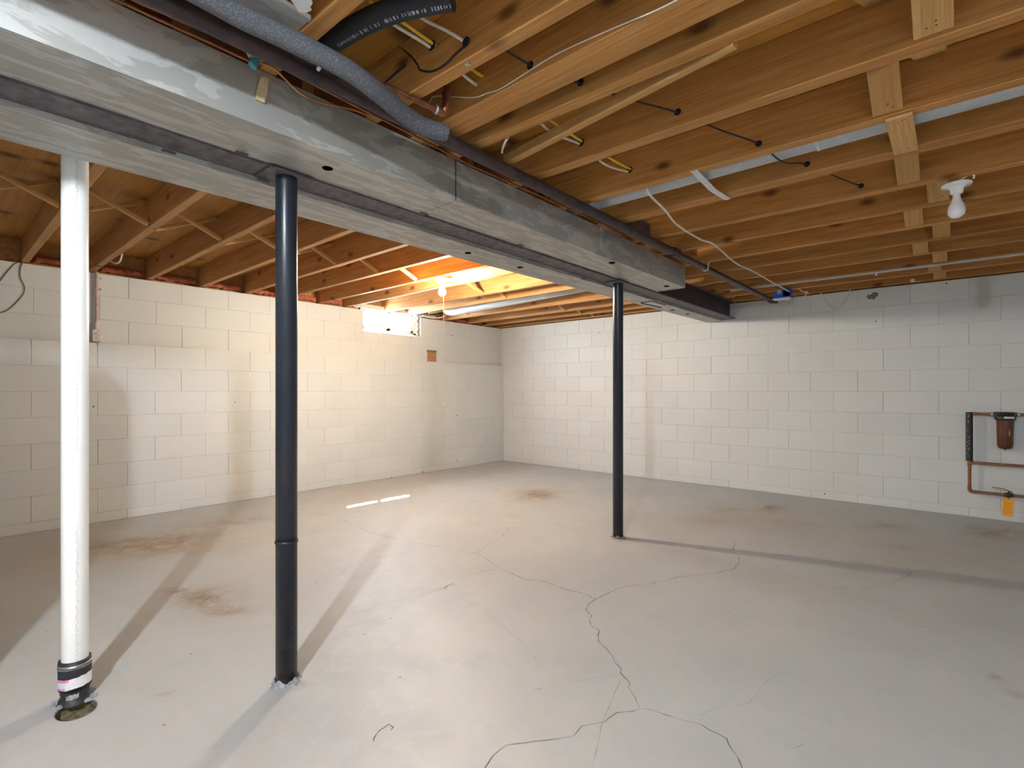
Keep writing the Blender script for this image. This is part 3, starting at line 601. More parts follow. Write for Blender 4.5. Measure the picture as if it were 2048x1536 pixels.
# ------------------------------------------------------------------ trunk ducts
def duct(name, label, x0a, x1a, ya, x0b, x1b, yb, z0, z1, seams, holes):
    t = Thing(name, label, 'duct', ((x0b+x1b)/2, yb, z0))
    X = lambda f, y: (x0a if f == 0 else x1a) + ((x0b if f == 0 else x1b)-(x0a if f == 0 else x1a))*(y-ya)/(yb-ya)
    ys = [ya]+seams+[yb]
    for i, (a, b) in enumerate(zip(ys, ys[1:])):
        e = .0025*(i % 2); s = MB()
        P = lambda y: [Vector((X(0,y)-e,y,z0-e)), Vector((X(1,y)+e,y,z0-e)), Vector((X(1,y)+e,y,z1)), Vector((X(0,y)-e,y,z1))]
        A = P(a+.001); B = P(b-.001); s.add(A+B, [(3,2,1,0),(4,5,6,7)]+[(k, (k+1) % 4, 4+(k+1) % 4, 4+k) for k in range(4)]); t.part('duct_section', s, M['duct'])
        if i:
            for f in (0, 1):
                g = MB(); xx = X(f, a); g.box((xx-.006 if f == 0 else xx-.001, a-.014, z0-.004), (xx+.001 if f == 0 else xx+.006, a+.014, z1)); t.part('drive_cleat', g, M['duct'])
            g = MB(); g.box((X(0,a), a-.010, z0-.005), (X(1,a), a+.010, z0+.001)); t.part('slip_cleat', g, M['duct'])
            g = MB(); g.box((X(1,a)+.004, a-.0175, z0-.003), (X(1,a)+.0065, a-.0135, z1)); t.part('seam_gap', g, M['seam'])
    for px, py in holes:
        c = flo(px, py, z0); g = MB(); g.lathe([(.0005,-.0035),(.016,-.0035),(.019,-.0045),(.021,-.0005)], c, 20); g.lathe([(.0005,-.0035),(.016,-.0035)], c, 20); t.part('screw_hole', g, M['dark_hole'])
    return t
NZ = 1.925
dn_ = duct('trunk_duct', 'stained galvanised trunk duct with open capped end, iron pipe beside it', 3.535, 3.775, YB+.05, 3.535, 3.775, -2.03, NZ, 2.096, [-6.9, -4.49], [(655,335),(1224,525),(1333,572)])
g = MB(); g.box((3.533,-2.034,NZ-.004), (3.779,-2.028,2.097)); dn_.part('end_cap', g, M['duct'])
g = MB()
for dy in (0, .012): g.box((3.775,-3.31+dy,NZ+.05), (3.779,-3.305+dy,2.098))
g.box((3.775,-3.312,2.075), (3.79,-3.29,2.10)); dn_.part('hanger_clip', g, M['galv'])
df = duct('trunk_duct', 'galvanised trunk duct on the window side of the beam, reaching the far wall', 3.080, 3.396, YB+.05, 3.225, 3.398, -.03, 1.897, 2.096, [-7.3, -2.9], [(936,505),(1040,534),(1345,620),(1375,628)])
a = flo(1252,592,1.911); g = MB(); g.box((3.25,-1.52,1.893), (3.38,-1.505,1.896)); df.part('vent_slot', g, M['dark_hole'])
g = MB(); g.box((3.25,-1.78,1.889), (3.38,-1.52,1.8915)); df.part('vent_flap', g, M['galv'])
g = MB(); g.tube([Vector((3.28,-1.80,1.886)), Vector((3.31,-1.45,1.887))], .004, 8); df.part('damper_rod', g, M['dark_hole'])
# ragged sheet-metal tabs along the flange
for px, py in ((338,293),(484,306),(527,352),(849,427),(1043,490)):
    c = flo(px, py, 1.9125); zz = 1.9105 if c.x > 3.45 else 1.8945; g = MB(); g.cbox((c.x-.012,c.y-.02,zz), (c.x+.006,c.y+.02,zz+.003), .0008); (dn_ if c.x > 3.48 else df).part('bent_tab', g, M['seam'])
# wood shim leaning on the duct side, and the teal clip
a = [at(x, y, 0, 3.779) for x, y in ((519,157),(527,155),(535,160),(533,185),(527,207),(510,200),(514,175))]
s = MB(); s.prism(a, (0,0,0), (.008,0,0)); solo('wood_shim', s, M['raw'], 'small pale wood shim stuck upright on the duct side', 'shim')
t = Thing('tube_clip', 'teal plastic clip with a wood wedge holding the thin copper tubes', 'clip', at(512,125,0,3.86))
s = MB(); s.prism([at(x, y, 0, 3.86) for x, y in ((502,112),(520,117),(519,127),(514,136),(507,130),(502,122))], (0,0,0), (-.02,0,0)); t.part('clip', s, M['teal'])
s = MB(); s.prism([at(x, y, 0, 3.84) for x, y in ((500,96),(532,110),(535,117),(516,120),(508,112))], (0,0,0), (-.03,0,0)); t.part('wedge', s, M['raw'])

# ------------------------------------------------------------------ pipes and sleeves
IX = 3.935; IZ = 2.06
t = Thing('iron_pipe', 'long dark iron pipe hung under the joists beside the duct', 'pipe', (IX, -3, IZ))
s = MB(); s.tube([Vector((IX,YB+.05,IZ)), Vector((IX,-2.55,IZ))], .026, 18); t.part('pipe_length', s, M['iron'])
s = MB(); s.tube([Vector((IX,-2.55,IZ)), Vector((IX,-.13,IZ))], .0205, 18); t.part('pipe_length', s, M['iron'])
s = MB(); s.lathe([(.02,0),(.034,0),(.034,.018),(.031,.02),(.031,.055),(.034,.057),(.034,.075),(.02,.075)], (IX,-2.62,IZ), 20, (0,1,0)); t.part('coupling', s, M['iron'])
s = MB(); s.tube(spline([Vector((IX,-.17,IZ)), Vector((IX,-.10,IZ)), Vector((IX+.02,-.075,IZ)), Vector((IX+.045,-.07,IZ))], 5), .030, 16); t.part('elbow', s, M['iron'])
for y in (-2.02,):
    s = MB(); ring = [Vector((IX+math.cos(q)*.025, y, IZ+math.sin(q)*.025)) for q in [math.radians(v) for v in range(150, 391, 15)]]; s.tube([Vector((IX-.03,y,ZJ))]+ring+[Vector((IX+.03,y,ZJ))], .004, 7); t.part('hanger', s, M['white_pl'])
s = MB(); s.cbox((IX-.075,-2.92,2.07), (IX-.03,-2.87,2.099), .002); t.part('hanger_block', s, M['galv'])
# thin copper tubes
for px, X_, lb in ([(150,-45),(240,2),(300,31),(400,76),(505,125)], 3.85, 'thin copper tube nearest the duct, held by the teal clip'), ([(170,-50),(270,1),(400,58),(520,113),(610,160),(700,206),(830,272),(940,330)], 3.885, 'thin copper tube running close under the iron pipe'):
    s = MB(); s.tube([Vector((X_,-9.0,at(*px[0],0,X_).z))] + [at(x, y, 0, X_) for x, y in px] + ([Vector((X_,-3.2,2.06)), Vector((X_,-1.2,2.065)), Vector((X_,-.1,2.07))] if len(px) > 5 else []), .0042, 8); solo('copper_tube', s, M['copper'], lb, 'tube')
s = MB(); s.tube(spline([at(x, y, 0, 3.82) for x, y in ((515,124),(545,135),(570,158),(600,186),(640,204),(700,218),(765,238),(785,238),(795,228))], 6), .0035, 7); solo('thin_wire', s, M['copper_b'], 'thin copper-coloured wire looping down along the duct top', 'wire')
# foam sleeves
fp = [(360,-35,2.05),(480,32,2.045),(560,70,2.04),(640,110,2.03),(700,143,2.02),(760,188,2.008),(810,230,1.998),(850,254,1.992),(893,267,1.99)]
pts = spline([Vector((4.05,-9.2,2.055)), Vector((4.05,-7.2,2.055)), Vector((4.052,-6.2,2.055))] + [flo(x, y, z) for x, y, z in fp], 6); r = .0285
t = Thing('foam_sleeve', 'grey speckled foam pipe sleeve snaking along the iron pipe, rounded open end', 'sleeve', pts[-1])
s = MB(); s.tube(pts, [r]*(len(pts)-2)+[r*.98, r*.93], 20); t.part('foam', s, M['foam'])
s = MB(); s.lathe([(.001,.0005),(.012,.0005),(.012,-.004)], pts[-1], 14, pts[-1]-pts[-2]); t.part('bore', s, M['dark_hole'])
pts = spline([flo(x, y, 2.165) for x, y in ((628,108),(680,73),(740,40),(800,17),(860,4),(905,-4))], 8)
t = Thing('foam_sleeve', 'black foam pipe sleeve with faded white print, curving across a joist bay', 'sleeve', pts[0])
s = MB(); s.tube(pts, .031, 20); t.part('foam', s, M['foam2'])
s = MB()
for i, p in enumerate(pts[8:-3]):
    tg = (pts[9+i]-pts[7+i]).normalized()
    sd_ = (CAM-p); sd_ -= tg*sd_.dot(tg); sd_.normalize(); up_ = tg.cross(sd_)
    for j in range(3):
        if random.random() < .25: continue
        q = p+tg*(j*.0095)+ (sd_*math.cos(.55)+up_*math.sin(.55))*.0312; h = random.uniform(.003,.0065)
        e1 = (up_*math.cos(.55)-sd_*math.sin(.55)); s.add([q-e1*h, q+tg*.0025-e1*h, q+tg*.0025+e1*h, q+e1*h], [(0,1,2,3)])
t.part('faded_print', s, M['ink_w'])
c = flo(637, 108, 2.12); s = MB(); ring = [c+Vector((.034*math.cos(q), 0, .034*math.sin(q))) for q in [i*math.pi/8 for i in range(17)]]
s = MB(); s.tube(spline([flo(630,92,2.13), flo(648,97,2.10), flo(641,128,2.06), flo(636,140,2.05)], 5), .006, 8); solo('pipe_strap', s, M['strap'], 'bent light metal strap between the two foam sleeves', 'strap')
# copper water pipe with elbow in the joist bay
t = Thing('copper_pipe', 'short copper water pipe with soldered elbow turning up at the doubled joist', 'pipe', flo(840,206,2.10))
a = flo(770,172,2.09); b = flo(872,219,2.09); s = MB(); s.tube([a, b], .0105, 14); t.part('pipe', s, M['copper'])
e = b+(b-a).normalized()*.03; s = MB(); s.tube(spline([b, e, e+Vector((.012,.006,.025)), e+Vector((.012,.006,.07))], 5), .0155, 14); t.part('elbow', s, M['copper'])
s = MB(); s.lathe([(.011,-.004),(.0165,-.002),(.0165,.003),(.011,.005)], b, 14, (b-a)); t.part('solder_ring', s, M['solder'])
s = MB(); s.tube([e+Vector((.012,.006,.06)), e+Vector((.012,.006,.15))], .0105, 12); t.part('riser', s, M['copper'])

# white round pipe in the joist bay, with hanger bands and strap
WY, WZ = -3.56, 2.158
t = Thing('round_pipe', 'long white round metal pipe lying in the bay between joists', 'pipe', (5.4, WY, WZ))
s = MB(); s.tube([Vector((3.55,WY,WZ)), Vector((3.92,WY,WZ))], .046, 24); t.part('pipe_length', s, M['white_duct'])
s = MB(); s.tube([Vector((3.88,WY,WZ)), Vector((5.02,WY,WZ))], .049, 24); t.part('pipe_length', s, M['white_duct'])
s = MB(); s.tube([Vector((4.98,WY,WZ)), Vector((7.0,WY,WZ))], .0515, 24); t.part('pipe_length', s, M['white_duct'])
for x in (4.97,):
    s = MB(); s.tube([Vector((x,WY,WZ)), Vector((x+.012,WY,WZ))], .0535, 24); t.part('band', s, M['strap'])
s = MB(); s.tube([Vector((4.36,WY,WZ)), Vector((4.385,WY,WZ))], .0502, 24); t.part('joint_band', s, M['galv'])
a = flo(1387,341,2.0985); b = flo(1456,399,2.0985); m1 = a.lerp(b,.38)-UP*.012; m2 = a.lerp(b,.55)-UP*.016
def ribbon(pts, w, th):
    s = MB(); pts = spline(pts, 5); d = (pts[-1]-pts[0]); d.z = 0; d.normalize(); nn = Vector((-d.y, d.x, 0))*w/2; vs = []; fs = []
    for i, p in enumerate(pts):
        vs += [p-nn, p+nn, p+nn+UP*th, p-nn+UP*th]
        if i:
            o = 4*i
            for k in range(4): fs.append((o-4+k, o-4+(k+1) % 4, o+(k+1) % 4, o+k))
    fs += [(3,2,1,0), tuple(range(len(vs)-4, len(vs)))]; return s.add(vs, fs)
t = Thing('hanger_strap', 'flat pale metal strap slung under the white round pipe', 'strap', a)
t.part('strap', ribbon([a, m1, m2, b], .032, .0012), M['strap'])
for p in (a, b):
    s = MB(); s.lathe([(.0005,-.004),(.005,-.003),(.006,-.0002)], p+(b-a).normalized()*(.006 if p is a else -.006), 10); t.part('nail_head', s, M['galv'])
# thin conduit near the far wall
s = MB(); s.tube([Vector((3.72,-.762,ZJ-.001)), Vector((7.0,-.762,ZJ-.001))], .0125, 14); solo('conduit', s, M['white_duct'], 'thin white conduit under a joist near the water-filter wall', 'conduit')
# sheet metal take-off between joists
a = flo(1262,470,2.12); t = Thing('duct_takeoff', 'grey sheet-metal take-off stub between two joists above the iron pipe', 'duct', (3.86,-2.66,2.10))
s = MB(); s.box((3.72,-3.25,2.15), (3.90,-2.90,2.155)); t.part('plate', s, M['flange'])
s = MB(); s.prism([Vector((3.885,-3.25,2.112)), Vector((3.90,-3.25,2.112)), Vector((3.90,-3.25,2.19)), Vector((3.885,-3.25,2.19))], (0,0,0), (0,.35,0)); t.part('side', s, M['flange'])
# metal pan and torn plastic next to the camera side
q = [flo(x, y, 2.088) for x, y in ((618,41),(588,69))]; q = [q[1]+Vector((.03,-.9,0)), q[0]+Vector((.03,-.9,0)), q[0], q[1]]
t = Thing('metal_pan', 'grey sheet-metal pan nailed under a joist bay next to the grey foam sleeve', 'pan', q[3])
s = MB(); s.prism(q, (0,0,0), (0,0,.010)); t.part('pan', s, M['duct'])
e = [flo(x, y, 2.083) for x, y in ((622,40),(617,45))]; e = [e[0]+Vector((.03,-.9,0)), e[0], e[1], e[1]+Vector((.03,-.9,0))]; s = MB(); s.prism(e, (0,0,0), (0,0,.012)); t.part('lip', s, M['galv'])
q = [flo(x, y, 2.078) for x, y in ((568,-20),(615,-20),(625,8),(620,14),(623,21),(612,26),(598,25),(590,12))]
s = MB(); s.prism(q, (0,0,0), (0,0,.004)); solo('plastic_scrap', s, M['white_pl'], 'torn scrap of white plastic hanging at the metal pan', 'scrap')

# ------------------------------------------------------------------ cables
def cable(pts, r, m, label, cat='cable', k=7, n=8, name='cable', group=None):
    s = MB(); s.tube(spline(pts, k), r, n); return solo(name, s, m, label, cat, group=group)
def hole_in(px, py, Y, r=.012, ob=None):
    c = at(px, py, 1, Y-.0012); s = MB(); s.lathe([(.0005,0),(r,0),(r,.001)], c, 14, (0,1,0)); return c, s
Ys = {'be': -4.745, 'ga': -4.54, 'de': -4.14, 'jb': -3.72, 'jc': -3.35, 'jd': -2.88}
JO = {}
for o in list(COL.objects):
    if o.name.startswith(('floor_joist', 'doubled_joist')) and o.parent is None: JO.setdefault((round(o.location.y, 2), o.location.x > 4), o)
def drill(px, py, Y, r=.013):
    c, s = hole_in(px, py, Y, r); par = min((o for o in JO.values() if o.location.x > 4), key=lambda o: abs(o.location.y-Y))
    o = link('drilled_hole', s.mesh('drilled_hole', par.location), M['dark_hole'], parent=par); return c
dk = [(1060,130,'be'),(1165,168,'ga'),(1357,226,'de'),(1518,288,'jb'),(1614,328,'jc'),(1722,372,'jd')]
pts = []
for px, py, j in dk:
    c = drill(px, py, Ys[j]); pts.append(c)
full = [pts[0]+Vector((-.05,-.16,.03))]
for a, b in zip(pts, pts[1:]):
    m_ = a.lerp(b, .5)
    if abs(m_.y-WY) < .06: m_ = Vector((m_.x, WY, WZ-.058))
    full += [a, m_+Vector((0,0,-.004))]
full += [pts[-1], pts[-1]+Vector((.03,.1,.02))]
cable(full, .0035, M['cable_k'], 'thin black cable threaded through holes in a row of joists')
wy = [(872,97,-4.93),(1040,203,-4.54),(1166,288,-4.14),(1262,342,-3.72)]
cs = [drill(px, py, Y, .016) for px, py, Y in wy]
first = [flo(735, 8, 2.24), flo(800, 49, 2.215)]
for dx, m, lb in ((-.006, M['cable_w'], 'white cable paired with the yellow one through the joists'), (.006, M['cable_y'], 'yellow cable threaded through the joists')):
    P = [p+Vector((dx*1.2,0,dx)) for p in first]
    for a, b in zip(cs, cs[1:]): P += [a+Vector((dx,0,dx*.6)), a.lerp(b, .5)+Vector((dx*2.5,0,-.016+dx*1.5))]
    cable(P+[cs[-1]+Vector((dx,0,dx*.6)), cs[-1]+Vector((dx,.05,.012))], .0052, m, lb)
cable([at(790,-20,1,-5.12), at(815,12,1,-5.06), at(850,40,1,-5.0), at(895,62,1,-4.96), at(938,89,1,-4.932)], .0052, M['cable_w'], 'white cable curving over the black foam sleeve into a joist')
drill(939,89,-4.93,.015)
Y = -4.938
cable([at(x, y, 1, Y) for x, y in ((773,69),(783,74),(798,92),(822,112),(836,130),(842,141),(865,143),(890,130),(912,108),(930,92))], .004, M['cable_k'], 'black wire clipped along the face of a joist beside the cable holes')
cable([at(x, y, 1, Y) for x, y in ((774,70),(779,90),(777,112),(768,128),(752,136))], .004, M['cable_k'], 'loose dangling end of black wire beside the foam sleeves')
cable([at(x, y, 1, Y-.002) for x, y in ((770,168),(790,150),(812,130))], .006, M['cable_k'], 'short stub of black cable slanting from the grey foam sleeve')
cable([at(x, y, 1, -4.751) for x, y in ((858,208),(864,196),(880,192),(945,195),(975,186),(1000,178),(1050,147),(1110,110),(1200,68),(1300,26),(1350,2),(1400,-25))], .0021, M['cable_w'], 'thin pale wire stapled along the doubled joist')
c = flo(1017,272,2.09); cable([flo(1020,268,2.13), flo(1010,285,2.09), flo(1005,298,2.095), flo(1004,305,2.10)], .005, M['cable_w'], 'short white cable end dropping beside the iron pipe')
# sagging white cable from white pipe to the blue box
cab = [(1292,372,2.12),(1300,390,2.085),(1330,420,2.075),(1355,450,2.07),(1400,478,2.07),(1430,490,2.075),(1470,525,2.07),(1505,542,2.075),(1540,562,2.065),(1578,583,2.06)]
cable([flo(x, y, z) for x, y, z in cab], .0062, M['cable_w'], 'white cable sagging across the joists to the blue box')
cable([at(1580,577,1,-.40), at(1598,578,1,-.32), at(1605,583,1,-.2), at(1618,588,1,-.10)], .005, M['cable_w'], 'short white cable leaving the blue box along the joist')
lp = [at(x, y, 1, -.075) for x, y in ((1640,584),(1645,592),(1658,610),(1668,617),(1680,613),(1690,600),(1698,586),(1700,578))]
cable(lp, .0042, M['cable_w'], 'loop of white cable hanging against the wall top')
cable([at(x, y, 1, -.05) for x, y in ((1683,612),(1690,603),(1680,606),(1675,605))], .0025, M['cable_w'], 'small stray wire end in the hanging cable loop')
# white clip-like cable end pieces under the joists
def nub(px, py, Y, label):
    c = at(px, py, 1, Y); t = Thing('cable_staple', label, 'staple', c-UP*.03)
    s = MB(); s.cbox((c.x-.014,c.y-.012,c.z-.004), (c.x+.014,c.y+.012,c.z+.018), .003); t.part('clip', s, M['white_pl'])
    s = MB(); s.tube([c+Vector((-.004,0,0)), c+Vector((-.010,0,-.03)), c+Vector((-.006,0,-.04))], .007, 8); t.part('tail', s, M['white_pl'])
nub(1755, 541, -.762, 'white plastic clip with short tail on the thin conduit')
nub(1613, 586, -.10, 'white plastic clip at the wall end of the blue box cable')
c = at(1825, 561, 1, -.09); t = Thing('cable_staple', 'round white plug cap on the last joist above the wall', 'staple', c-UP*.02)
s = MB(); s.lathe([(.0005,-.012),(.015,-.011),(.018,0),(.016,.008),(.0005,.009)], c, 16, (.6,-1,-.1)); t.part('cap', s, M['white_pl'])
s = MB(); s.tube([c+Vector((.01,0,-.012)), c+Vector((.05,.01,-.016)), c+Vector((.055,.01,-.005))], .004, 7); t.part('tail', s, M['cable_w'])
# blue box
c = at(1566, 590, 1, -.46); t = Thing('electrical_box', 'open blue plastic electrical box under a joist near the wall', 'electrical box', c-UP*.03)
s = MB(); s.box((c.x-.0743,c.y-.054,c.z-.027), (c.x+.0743,c.y-.0486,c.z+.0297)); s.box((c.x+.0135,c.y-.054,c.z-.027), (c.x+.0743,c.y+.0405,c.z+.054)); s.box((c.x-.0743,c.y+.0351,c.z-.027), (c.x+.0743,c.y+.0405,c.z+.054)); s.box((c.x-.081,c.y-.0607,c.z-.0351), (c.x+.081,c.y+.0473,c.z-.0243)); t.part('box_shell', s, M['blue'])
s = MB(); s.cbox((c.x-.0405,c.y-.0621,c.z+.0054), (c.x+.0027,c.y-.054,c.z+.0513), .002); t.part('inner_clamp', s, M['galv'])
s = MB(); s.box((c.x-.081,c.y-.0621,c.z-.0459), (c.x+.0743,c.y+.0405,c.z-.0365)); t.part('rim', s, M['white_pl'])
s = MB(); s.tube([c+Vector((.02,-.02,-.03)), c+Vector((.03,-.02,-.055)), c+Vector((.032,-.02,-.062))], .008, 8); t.part('cable_tail', s, M['white_pl'])
# nail cluster on the drilled joist
c = flo(935,127,ZJ-.001); s = MB(); s.cbox((c.x-.008,c.y-.006,ZJ-.005), (c.x+.008,c.y+.006,ZJ-.0003), .001); s.tube([c, c+Vector((.012,-.004,-.012))], .002, 6); solo('bent_nail', s, M['steel'], 'bent shiny nail in the underside of a joist', 'nail')

# ------------------------------------------------------------------ lamps
def bulb_prof(z, k=1.0): return [(a*k, z+(b-z)*k) for a, b in ((.0125,z), (.0135,z-.012), (.0145,z-.022), (.019,z-.036), (.026,z-.050), (.0305,z-.066), (.031,z-.078), (.0285,z-.090), (.021,z-.100), (.011,z-.1055), (.0005,z-.107))]
def lamp(c, label, bulbm, pull=False, cat='lamp', board=True, k=1.0):
    t = Thing('bulb_holder', label, cat, c-UP*.16); zt = c.z
    if board: s = MB(); s.cbox((c.x-.055,c.y-.07,zt+.002), (c.x+.055,c.y+.07,zt+.02), .002); t.part('mounting_board', s, M['pale'])
    s = MB(); s.lathe([(.0005,zt),(.056,zt-.001),(.059,zt-.006),(.056,zt-.012),(.034,zt-.016),(.027,zt-.024),(.0245,zt-.046),(.020,zt-.050),(.0005,zt-.050)], (c.x,c.y,0), 36); h = t.part('porcelain_base', s, M['porc'])
    for d in (-1, 1):
        q = MB(); q.lathe([(.0005,-.015),(.006,-.0155),(.007,-.0125)], c+Vector((.042*d,-.006*d,0)), 10); t.part('screw', q, M['galv'], under=h)
    s = MB(); s.lathe(bulb_prof(zt-.047, k), (c.x,c.y,0), 28); t.part('bulb', s, bulbm)
    if pull:
        x, y = c.x+.022, c.y-.006; ze = .985
        s = MB(); s.tube([Vector((x,y,zt-.012)), Vector((x+.004,y,zt-.3)), Vector((x+.006,y,zt-.7)), Vector((x+.006,y,ze))], .0022, 6); t.part('pull_string', s, M['cable_w'])
        s = MB(); s.lathe([(.0005,.014),(.008,.008),(.010,-.002),(.006,-.012),(.0005,-.014)], (x+.006,y,ze-.012), 12); t.part('pull_bead', s, M['porc'])
        s = MB(); s.lathe([(.0005,.006),(.006,0),(.0005,-.006)], (x+.006,y,1.19), 8); t.part('knot', s, M['cable_w'])
    return t
LB = flo(884.5, 557, 2.088); lamp(Vector((LB.x, LB.y, 2.088)), 'lit bare bulb in white porcelain holder with long pull string', M['lit_warm'], True)
LU = at(1913, 368, 1, -2.78); lamp(Vector((LU.x, -2.78, 2.088)), 'unlit white bulb in porcelain holder under a joist', M['bulb_off'], board=False, k=1.1)
s = MB(); s.tube(spline([Vector((LU.x+.01,-2.80,2.092)), Vector((LU.x+.04,-2.82,2.104)), Vector((LU.x+.06,-2.82,2.101)), Vector((LU.x+.06,-2.80,2.091))], 5), .004, 7); solo('lamp_wire', s, M['white_pl'], 'short white wire looped over the unlit bulb holder', 'wire')
LC = Vector((5.15, -6.86, 2.262)); lamp(LC, 'lit bare daylight bulb in porcelain holder, set up between joists, without pull string', M['lit_cool'], k=1.4)
cable([Vector((LB.x-.06,-2.80,2.094)), Vector((1.3,-2.755,2.094)), Vector((.7,-2.75,2.094)), Vector((.05,-2.75,2.094))], .0045, M['cable_w'], 'white cable running from the lit bulb to the window wall')
cable([at(845,632,0,.02), at(870,636,0,.04), at(888,633,0,.06), at(895,622,0,.12), Vector((.35,-1.80,2.09))], .009, M['cable_w'], 'thick white cable looping from beside the window to a joist')

# round duct on the window side
t = Thing('round_duct', 'short pale round duct turning up beside the window-side joists', 'duct', (1.5, -1.51, 2.09))
s = MB(); s.tube(spline([Vector((.36,-1.52,2.26)), Vector((.365,-1.52,2.20)), Vector((.40,-1.52,2.155)), Vector((.48,-1.52,2.135)), Vector((.6,-1.52,2.13))], 6), .058, 24); t.part('elbow', s, M['white_duct'])
s = MB(); s.tube([Vector((.59,-1.52,2.128)), Vector((3.0,-1.52,2.20))], .055, 24); t.part('straight', s, M['white_duct'])

# ------------------------------------------------------------------ white drain pipe
d = flo(150, 1392)-CAM; d.z = 0; d.normalize(); tt = (3.035-CAM.x)/d.x; C = Vector((3.035, CAM.y+d.y*tt, 0)); PR = .0385
t = Thing('drain_pipe', 'tall white plastic drain pipe with black rubber coupling at the floor', 'pipe', C)
zc = lambda py: CAM.z+(HZ-py)*((C-CAM).dot(FW))/F
s = MB(); s.lathe([(PR,.05),(PR,ZC-.002)], C, 36); t.part('pipe', s, M['pvc'])
z1 = zc(1318); z2 = zc(1372)
s = MB(); s.lathe([(PR,z1+.004),(PR+.0075,z1+.004),(PR+.0085,z1-.01),(PR+.0085,z2+.002),(PR+.003,z2),(PR+.0005,z2-.02)], C, 36); cp = t.part('rubber_coupling', s, M['rubber'])
s = MB(); s.lathe([(PR+.0085,z1-.006),(PR+.0102,z1-.006),(PR+.0102,z1-.020),(PR+.0085,z1-.020)], C, 36); bd = t.part('steel_band', s, M['steel'], under=cp)
tc = (CAM-C); tc.z = 0; a0 = math.atan2(tc.y, tc.x)
s = MB()
for i in range(26):
    an = a0-1.3+i*.1; e = Vector((math.cos(an), math.sin(an), 0)); p = C+e*(PR+.0104)+UP*(z1-.013); u = Vector((-e.y, e.x, 0))*.0012; s.add([p-u-UP*.004, p+u-UP*.004, p+u+UP*.004, p-u+UP*.004], [(0,1,2,3)])
t.part('band_slots', s, M['seam'], under=cp)
def wrap(name, a, b, zt, zb, m, n=16, rag=0.0, off=.0092, tilt=0.0):
    s = MB(); vs = []
    for i in range(n+1):
        an = a0+a+(b-a)*i/n; e = Vector((math.cos(an), math.sin(an), 0)); w = tilt*(an-a0)
        vs += [C+e*(PR+off)+UP*(zt+w+rag*random.uniform(-1,1)), C+e*(PR+off)+UP*(zb+w+rag*random.uniform(-1,1))]
    s.add(vs, [(2*i, 2*i+1, 2*i+3, 2*i+2) for i in range(n)], True); return t.part(name, s, m, under=cp)
za = zc(1345); zb = zc(1366)
wrap('paper_sticker', -1.35, 1.35, za, zb, M['sticker_w'], rag=.0015, tilt=.003)
wrap('pink_label', -1.30, -.35, za-.0005, za-.009, M['sticker_p'], 8, .0008, .0096, .003); wrap('pink_label', -1.25, -.6, zb+.007, zb+.0005, M['sticker_p'], 8, .0008, .0096, .003)
s = MB(); s.lathe([(PR+.001,z2+.004),(PR+.004,z2-.012),(PR+.001,zc(1392)+.01),(PR+.004,.012),(PR+.016,.0)], C, 30); tt_ = t.part('tar_foot', s, M['rubber'])
wrap('grout_smear', -.6, .25, zc(1378), zc(1387), M['grout'], 6, .003, .0045); 
for ang, rr, zz in ((-1.5,.010,.0),(-.9,.009,.0),(.75,.010,0),(1.2,.012,.0),(2.2,.012,.0),(-2.0,.011,.0),(3.0,.011,.0)):
    an = a0+ang; p = C+Vector((math.cos(an), math.sin(an), 0))*(PR+.012); s = MB(); bm = bmesh.new(); bmesh.ops.create_icosphere(bm, subdivisions=2, radius=rr); 
    for v in bm.verts: v.co *= 1+.3*mnoise.noise(v.co*90+Vector((ang*9,0,0)))
    bm.verts.index_update(); s.add([p+Vector((v.co.x*1.5, v.co.y*1.5, max(v.co.z*.8, -.001))) for v in bm.verts], [[v.index for v in f.verts] for f in bm.faces]); bm.free(); t.part('grout_lump', s, M['grout'] if ang < 2.5 else M['pit'])

# ------------------------------------------------------------------ right wall plumbing
YW = -.065
def W_(px, py): return at(px, py, 1, YW)
zc1 = W_(1960,827.5).z; zc2 = W_(1990,928.5).z; zc3 = W_(1990,987.5).z; xv = W_(1939,880).x; r = .0115
t = Thing('filter_plumbing', 'copper pipe loop on the block wall feeding the brown water filter', 'plumbing', (xv, YW, zc3))
XR = 6.6
xf = W_(2010,830).x
for a_, b_ in ((xv+.012, xf-.074), (xf+.072, XR)): s = MB(); s.tube([Vector((a_,YW,zc1)), Vector((b_,YW,zc1))], r, 14); t.part('pipe_run', s, M['copper'])
s = MB(); s.tube([Vector((xv,YW,zc2)), Vector((XR,YW,zc2))], r, 14); t.part('pipe_run', s, M['copper'])
s = MB(); s.tube([Vector((xv+.03,YW,zc3)), Vector((XR,YW,zc3))], r, 14); t.part('pipe_run', s, M['copper'])
s = MB(); s.tube([Vector((xv,YW,zc2+.02)), Vector((xv,YW,zc3+.03))], r, 14); t.part('pipe_run', s, M['copper'])
s = MB(); s.tube(spline([Vector((xv,YW,zc3+.045)), Vector((xv,YW,zc3+.022)), Vector((xv+.007,YW,zc3+.006)), Vector((xv+.025,YW,zc3)), Vector((xv+.05,YW,zc3))], 5), r+.0025, 14); t.part('elbow', s, M['copper'])
s = MB(); s.tube([Vector((xv,YW,zc2+.025)), Vector((xv,YW,zc2-.03))], r+.003, 14); s.tube([Vector((xv,YW,zc2)), Vector((xv+.03,YW,zc2))], r+.003, 14); t.part('tee', s, M['copper'])
s = MB(); s.tube([Vector((xv+.0,YW,zc1)), Vector((xv+.04,YW,zc1))], r+.0025, 14); t.part('elbow', s, M['copper'])
s = MB(); s.tube([Vector((xv-.002,YW,zc1+.012)), Vector((xv-.001,YW,zc2+.016))], .024, 18); ins = t.part('foam_cover', s, M['rubber'])
s = MB()
